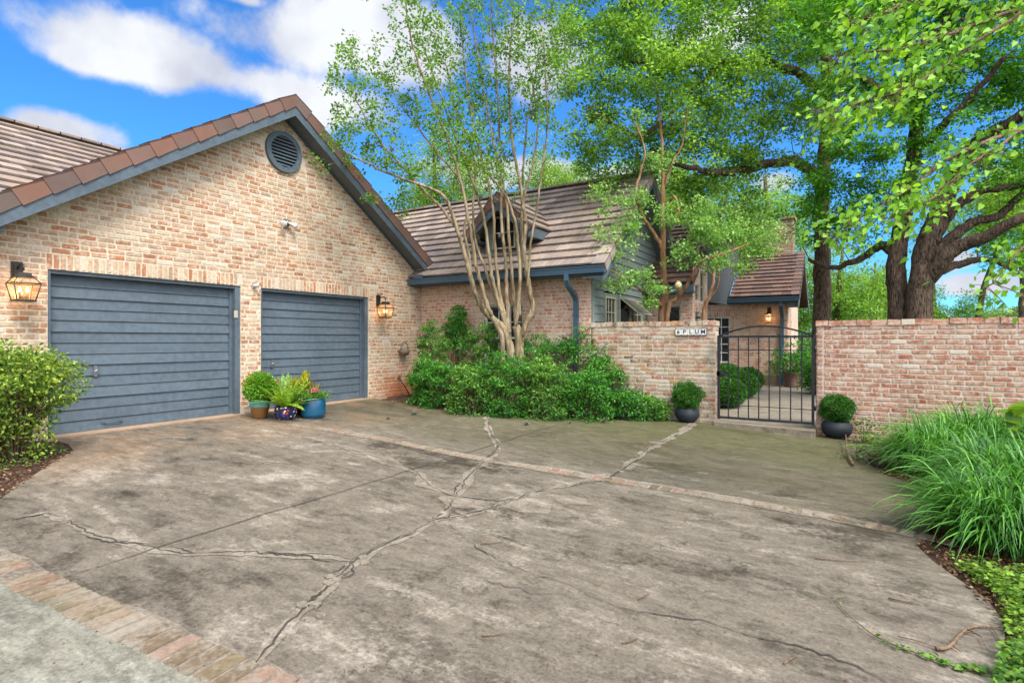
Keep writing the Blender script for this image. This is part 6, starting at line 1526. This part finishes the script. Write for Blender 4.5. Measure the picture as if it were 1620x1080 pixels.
nandina(800, 657, 0.45, 0.92, 'nandina at the foot of the crape myrtle', LF_NAN, 60)
nandina(855, 645, 0.48, 1.22, 'nandina right behind the crape myrtle base', LF_NAN, 66)
nandina(860, 660, 0.42, 0.85, 'nandina at the drive edge right of the crape myrtle', LF_NAN2, 60)
nandina(915, 648, 0.50, 1.25, 'nandina in front of the blue downspout', LF_NAN, 66)
nandina(925, 662, 0.42, 0.72, 'low full nandina at the drive edge below the downspout', LF_NAN, 60)
nandina(955, 655, 0.36, 0.85, 'nandina beside the corner of the old brick wall', LF_NAN, 44)
nandina(990, 662, 0.30, 0.42, 'low trailing nandina along the foot of the old wall', LF_NAN, 40)
nandina(1025, 662, 0.30, 0.34, 'lowest nandina near the left black bowl', LF_NAN2, 40)
# abelia at the left edge
c = gnd(30, 732); c[2] = gz(c[0]) - 0.01
c = on_x(22, 700, -7.72); c[2] = gz(c[0]) - 0.01
t = thing('abelia_shrub', c, 'glossy yellow-green shrub at the left edge in front of the garage wall', 'shrub')
n = 340; o = runit(n)*(rng.random(n)**0.45)[:, None]*np.array((0.66, 0.84, 0.52)); cs = c + np.array((0, -0.24, 0.80)) + o; cs = cs[(cs[:, 2] > c[2] + 0.12)]
low = np.array([c + np.array((rng.uniform(-.4, .3), rng.uniform(-.9, .2), rng.uniform(.1, .5))) for _ in range(60)]); cs = np.vstack([cs, low])
P, D, N, L = sprays(cs, 0.13, 56, 0.043, 0.7, 0.6, 0.0); leaves('foliage', P, D, N, L, L*0.55, LF_ABE, t, 'oval')
st = MB()
for q in cs[::3]: st.tube([c + (q - c)*np.array((.15, .15, 0)) - ZU*0.02, c + (q - c)*np.array((.45, .45, .55)), q], [0.012, 0.008, 0.003], 5, cap=False)
st.build('stem', TWIG, t)
# grass clumps on the right
def grass(c, n, L, spread, label, lean=(0, 0)):
    t = thing('grass_clump', c, label, 'grass clump', 'strappy grass clumps in the right bed'); V = np.empty((n, 7, 2, 3)); 
    az = rng.uniform(0, 6.283, n); r = np.sqrt(rng.random(n))*spread; base = c + np.stack([r*np.cos(az), r*np.sin(az), np.full(n, -0.01)], 1)
    out = az + rng.normal(0, .7, n); d = np.stack([np.cos(out) + lean[0], np.sin(out) + lean[1], np.zeros(n)], 1); d /= np.linalg.norm(d, axis=1)[:, None]; s = np.stack([-d[:, 1], d[:, 0], np.zeros(n)], 1)
    ln = L*rng.uniform(0.55, 1.15, n); reach = ln*rng.uniform(0.25, 0.85, n); h = np.sqrt(np.maximum(ln**2*0.95 - reach**2, 0.02))*rng.uniform(.75, 1, n); drop = h*rng.uniform(0.1, 0.75, n); w = rng.uniform(0.0045, 0.0105, n)
    tw = rng.normal(0, .4, n)
    for i in range(7):
        f = i/6; p = base + d*(reach*f**1.2)[:, None] + ZU*(h*(1 - (1-f)**2) - drop*f**2.6)[:, None]; ww = (w*(1 - f**2.5) + 0.0006)[:, None]; sv = s*np.cos(tw*f)[:, None] + ZU*np.sin(tw*f)[:, None]
        V[:, i, 0] = p - sv*ww; V[:, i, 1] = p + sv*ww
    me = bpy.data.meshes.new('blades'); me.vertices.add(n*14); me.vertices.foreach_set('co', (V - np.array(ROOTLOC[t.name])).astype(np.float32).ravel())
    f = np.array([(2*i, 2*i+1, 2*i+3, 2*i+2) for i in range(6)]).ravel(); idx = (np.arange(n)[:, None]*14 + f[None]).ravel().astype(np.int32); me.loops.add(len(idx)); me.loops.foreach_set('vertex_index', idx)
    me.polygons.add(n*6); me.polygons.foreach_set('loop_start', np.arange(0, n*24, 4, dtype=np.int32)); me.polygons.foreach_set('loop_total', np.full(n*6, 4, np.int32)); me.update(calc_edges=True)
    me.polygons.foreach_set('use_smooth', np.ones(n*6, bool)); me.materials.append(LF_GRS); o = bpy.data.objects.new('blades', me); C.objects.link(o); o.parent = t
    # withered blades lying at the rim
    k = max(20, n//14); a = rng.uniform(0, 6.283, k); q = c + np.stack([np.cos(a)*spread*rng.uniform(.7, 1.5, k), np.sin(a)*spread*rng.uniform(.7, 1.5, k), rng.uniform(.01, .06, k)], 1)
    leaves('withered_blades', q, np.stack([np.cos(a), np.sin(a), rng.normal(-.1, .15, k)], 1) + rng.normal(0, .4, (k, 3)), np.tile(ZU, (k, 1)) + rng.normal(0, .3, (k, 3)), 0.18*rng.uniform(.5, 1.3, k), 0.009, LF_DRY, t)
    return t
for (u, v, n, L, sp, lb) in ((1482, 748, 1800, 0.84, 0.30, 'strappy green grass clump nearest the right brick wall corner and debris'), (1545, 735, 1700, 1.0, 0.36, 'strappy grass clump against the middle of the right brick wall'), (1600, 730, 1700, 0.95, 0.36, 'strappy grass clump at the far right below the broad leaf sprig'),
                             (1588, 800, 1700, 0.90, 0.30, 'strappy grass clump in the centre of the right bed'), (1590, 862, 1900, 0.80, 0.30, 'nearest strappy grass clump spilling over the drive edge'), (1660, 840, 1700, 0.92, 0.34, 'strappy grass clump cut by the right picture edge')):
    c = gnd(u, v); c[2] = gz(c[0]) - 0.01; grass(c, n, L, sp, lb, (-0.15, -0.15))
# broad leaf sprig in the right bed
c = gnd(1608, 745); c[2] = gz(c[0]); t = thing('broadleaf_seedling', c, 'broad-leaved seedling poking out of the grass at the right edge', 'plant'); tip = at(1605, 648, 5.2)
mb = MB(); mb.tube([c, (c + tip)/2, tip], [0.007, 0.005, 0.004], 6); mb.build('stem', LF_GRC, t)
P = np.array([tip]*7) - ZU*rng.uniform(0, .2, 7)[:, None]; D = rng.normal(0, 1, (7, 3)) + np.array((-.5, -.3, .1)); leaves('leaves', P, D, np.tile((0.2, -.4, 1.0), (7, 1)) + rng.normal(0, .3, (7, 3)), 0.15, 0.13, LF_GRC, t, 'heart')
# low ground cover at the lower right
def patch_leaves(name, poly_uv, n, zr, size, mat, label, cat, shape='oval', parent=None, wr=0.6):
    Pg = np.array([gnd(*q)[:2] for q in poly_uv]); lo, hi = Pg.min(0), Pg.max(0); out = []
    def inside(x, y):
        c = False; j = len(Pg) - 1
        for i in range(len(Pg)):
            if (Pg[i][1] > y) != (Pg[j][1] > y) and x < (Pg[j][0]-Pg[i][0])*(y-Pg[i][1])/(Pg[j][1]-Pg[i][1]) + Pg[i][0]: c = not c
            j = i
        return c
    while len(out) < n:
        x, y = rng.uniform(lo, hi)
        if inside(x, y): out.append((x, y, gz(x) + rng.uniform(*zr)))
    P = np.array(out); o = leaves(name, P, rng.normal(0, 1, (n, 3))*np.array((1, 1, .25)), rng.normal(0, .35, (n, 3)) + ZU, size*rng.uniform(.6, 1.2, n), size*wr, mat, parent, shape)
    if label: tag(o, label, cat, kind='stuff')
    return o
patch_leaves('ground_cover', [(1500, 895), (1560, 905), (1600, 915), (1700, 900), (1720, 1200), (1560, 1200), (1578, 1060), (1596, 1010), (1588, 970), (1565, 940)], 3600, (0.0, 0.11), 0.036, LF_GRC, 'light green creeping ground cover at the lower right corner', 'ground cover')
patch_leaves('weeds', [(20, 745), (60, 735), (110, 712), (100, 706), (60, 715), (10, 730), (-40, 760)], 330, (0, 0.05), 0.030, LF_BOX, 'small weeds and sprouts on the mulch at the left', 'weeds')
patch_leaves('weeds', [(1360, 700), (1395, 715), (1440, 705), (1420, 690), (1360, 690)], 260, (0, 0.12), 0.05, LF_GRC, 'small broad weeds beside the right black bowl', 'weeds')
patch_leaves('leaf_litter', edge_b[1:][::-1][:9] + [(1000, 640), (660, 622)], 900, (0.0, 0.012), 0.04, LF_DRY, 'dry brown leaf litter along the house bed', 'leaf litter')
patch_leaves('leaf_litter', [(0, 790), (60, 748), (116, 714), (60, 706), (-60, 740)], 700, (0.0, 0.015), 0.035, LF_DRY, 'dry leaf litter on the left mulch bed', 'leaf litter')
patch_leaves('leaf_litter', [(1385, 745), (1470, 775), (1478, 845), (1450, 862), (1520, 920), (1590, 990), (1590, 1090), (1640, 1090), (1640, 900), (1500, 745)], 2600, (0.0, 0.02), 0.030, LF_DRY, 'brown dead leaves along the right drive edge', 'leaf litter')
mulch = MB()
# scattered twigs and crumbs on the drive
tw = MB(); cr = MB(); lv = []
for _ in range(150):
    u, v = rng.uniform(150, 1420), rng.uniform(700, 1080)**1.0; q = gnd(u, v); 
    if rng.random() < 0.7: u, v = rng.uniform(700, 1400), rng.uniform(820, 1079); q = gnd(u, v)
    a = rng.uniform(0, 6.283); L = rng.uniform(0.01, 0.05); z = gz(q[0]) + 0.010; d = np.array((math.cos(a), math.sin(a), 0)); q[2] = z
    k = q + d*L*0.5 + np.array((-d[1], d[0], 0))*rng.normal(0, .15)*L; tw.tube([q, k, q + d*L], [0.0018, 0.0014, 0.0008], 4)
for (pts) in (((760, 862), (785, 860), (797, 858)), ((762, 1008), (780, 1007), (800, 1004)), ((985, 1020), (1000, 1016), (1010, 1012)), ((1010, 950), (1020, 945), (1028, 941)), ((1290, 885), (1330, 888), (1372, 890)), ((1405, 948), (1440, 955), (1458, 960)), ((1240, 1052), (1248, 1046), (1262, 1040))):
    Q = [gnd(*p) for p in pts]; [Q.__setitem__(i, np.array((q[0], q[1], gz(q[0]) + 0.011))) for i, q in enumerate(Q)]; tw.tube(Q, [0.004, 0.0035, 0.002], 5)
o = tw.build('twig_litter', TWIG); tag(o, 'fine dark twigs scattered over the concrete drive', 'twigs', kind='stuff')
n = 420; P = np.array([gnd(rng.uniform(60, 1440), rng.uniform(670, 1079)) for _ in range(n)]); P[:, 2] = [gz(x) + 0.009 for x in P[:, 0]]
o = leaves('leaf_litter', P, rng.normal(0, 1, (n, 3))*np.array((1, 1, .1)), rng.normal(0, .25, (n, 3)) + ZU, 0.014*rng.uniform(.5, 1.5, n), 0.009, LF_DRY, None); tag(o, 'tiny fallen leaf bits sprinkled over the drive', 'leaf litter', kind='stuff')
P = np.array([gnd(rng.uniform(520, 1330), 668 + abs(rng.normal(0, 22))) for _ in range(160)]); P[:, 2] = [gz(x) + 0.009 for x in P[:, 0]]
o = leaves('fallen_leaves', P, rng.normal(0, 1, (160, 3))*np.array((1, 1, .1)), rng.normal(0, .25, (160, 3)) + ZU, 0.026, 0.016, LF_GRC, None); tag(o, 'small fresh green leaves fallen near the bed and gate', 'fallen leaves', kind='stuff')
# moss balls fallen on the drive
for (u, v, s, lb) in ((655, 656, 1, 'grey ball moss tuft on the drive below the corner nandina'), (614, 663, .5, 'small grey ball moss tuft left of the others on the drive'), (833, 672, .8, 'grey ball moss tuft on the drive in front of the crape myrtle'), (955, 668, .9, 'grey ball moss tuft on the drive near the old wall'), (901, 670, .4, 'tiny grey ball moss tuft on the drive between two larger tufts')):
    q = gnd(u, v); q[2] = gz(q[0]) + 0.01; k = 140; a = runit(k); a[:, 2] = np.abs(a[:, 2]); o = leaves('moss_ball', np.tile(q, (k, 1)), a, runit(k), 0.10*s*rng.uniform(.5, 1.1, k), 0.006, MOSSB, None); tag(o, lb, 'moss ball', 'ball moss tufts fallen on the drive')
# heap of branches beside the right bowl
c = gnd(1372, 728); c[2] = gz(c[0]); t = thing('branch_pile', c, 'small heap of broken mossy branches between the black bowl and the grasses', 'branch pile'); mb = MB()
for _ in range(26):
    p = c + rng.normal(0, 1, 3)*np.array((.13, .15, 0)) + ZU*rng.uniform(.02, .13); d = runit(1)[0]*np.array((1, 1, .5)); L = rng.uniform(.08, .22); mb.tube([p - d*L, p + rng.normal(0, .02, 3), p + d*L], [0.004, 0.008, 0.003], 6)
p = gnd(1350, 738) ; p[2] = gz(p[0]) + 0.03; mb.tube([p, gnd(1340, 722) + ZU*0.05, gnd(1338, 700) + ZU*0.12], [0.016, 0.013, 0.008], 8); mb.build('sticks', TWIG, t)
k = 900; q = c + ZU*0.06 + rng.normal(0, 1, (k, 3))*np.array((.13, .16, .05)); leaves('moss', q, runit(k), runit(k), 0.07, 0.006, MOSSB, t)
k = 60; q = c + ZU*0.08 + rng.normal(0, 1, (k, 3))*np.array((.12, .12, .05)); leaves('sprouts', q, runit(k), runit(k) + ZU, 0.045, 0.03, LF_GRC, t, 'oval')
# seedling near the right bowl
c = gnd(1366, 702); c[2] = gz(c[0]); t = thing('seedling', c, 'dark little seedling against the right wall beside the black bowl', 'plant'); cs = c + np.array([(rng.normal(0, .07), rng.normal(0, .07), rng.uniform(.05, .36)) for _ in range(34)]); P, D, N, L = sprays(cs, .05, 9, .035); leaves('foliage', P, D, N, L, L*.55, LF_BOX, t, 'oval'); st = MB(); [st.tube([c, q], [.004, .002], 5) for q in cs[::5]]; st.build('stem', TWIG, t)
# runner of ivy and a dry root on the drive
t = thing('ivy_runner', gnd(1450, 1020), 'thin creeping vine with small leaves running over the drive at lower right', 'vine'); pth = [(1322, 953), (1345, 978), (1378, 1005), (1410, 1022), (1448, 1036), (1490, 1052), (1530, 1062), (1575, 1068)]
Q = [gnd(*q) for q in pth]; Q = smooth([np.array((q[0], q[1], gz(q[0]) + 0.014)) for q in Q], 6); mb = MB(); mb.tube(Q, 0.003, 5); mb.build('stem', TWIG, t)
P, D, N, S_ = [], [], [], []
for i, q in enumerate(Q):
    f = i/len(Q)
    for _ in range(1 + int(3*f)):
        if rng.random() < 0.75: P.append(q + rng.normal(0, .012, 3)*np.array((1, 1, .3)) + ZU*0.008); D.append(rng.normal(0, 1, 3)*np.array((1, 1, .2))); N.append(ZU + rng.normal(0, .3, 3)); S_.append(0.012 + 0.026*f)
S_ = np.array(S_); leaves('leaves', np.array(P), np.array(D), np.array(N), S_, S_*0.85, LF_GRC, t, 'heart')
t = thing('dry_root', gnd(1500, 1020), 'dark forked dry root lying on the drive at lower right', 'root'); mb = MB()
def onz(pts, h=0.016): return [np.array((gnd(*q)[0], gnd(*q)[1], gz(gnd(*q)[0]) + h)) for q in pts]
mb.tube(smooth(onz([(1481, 1030), (1500, 1028), (1515, 1012), (1528, 1000), (1545, 995), (1580, 996), (1595, 998)]), 3), np.linspace(0.011, 0.003, 19), 6)
mb.tube(onz([(1525, 1004), (1536, 1004), (1540, 1006)]), 0.004, 5); mb.tube(onz([(1530, 1000), (1552, 1012), (1560, 1030)], 0.02), [0.004, 0.003, 0.002], 5); mb.tube(onz([(1568, 996), (1576, 1005), (1582, 1016)]), 0.003, 5); mb.tube(onz([(1420, 1011), (1450, 1018), (1482, 1028)], 0.018), 0.0025, 5); mb.tube(onz([(1505, 1024), (1520, 1034)]), 0.004, 5)
mb.build('root', TWIG, t)
bpy.context.view_layer.update()
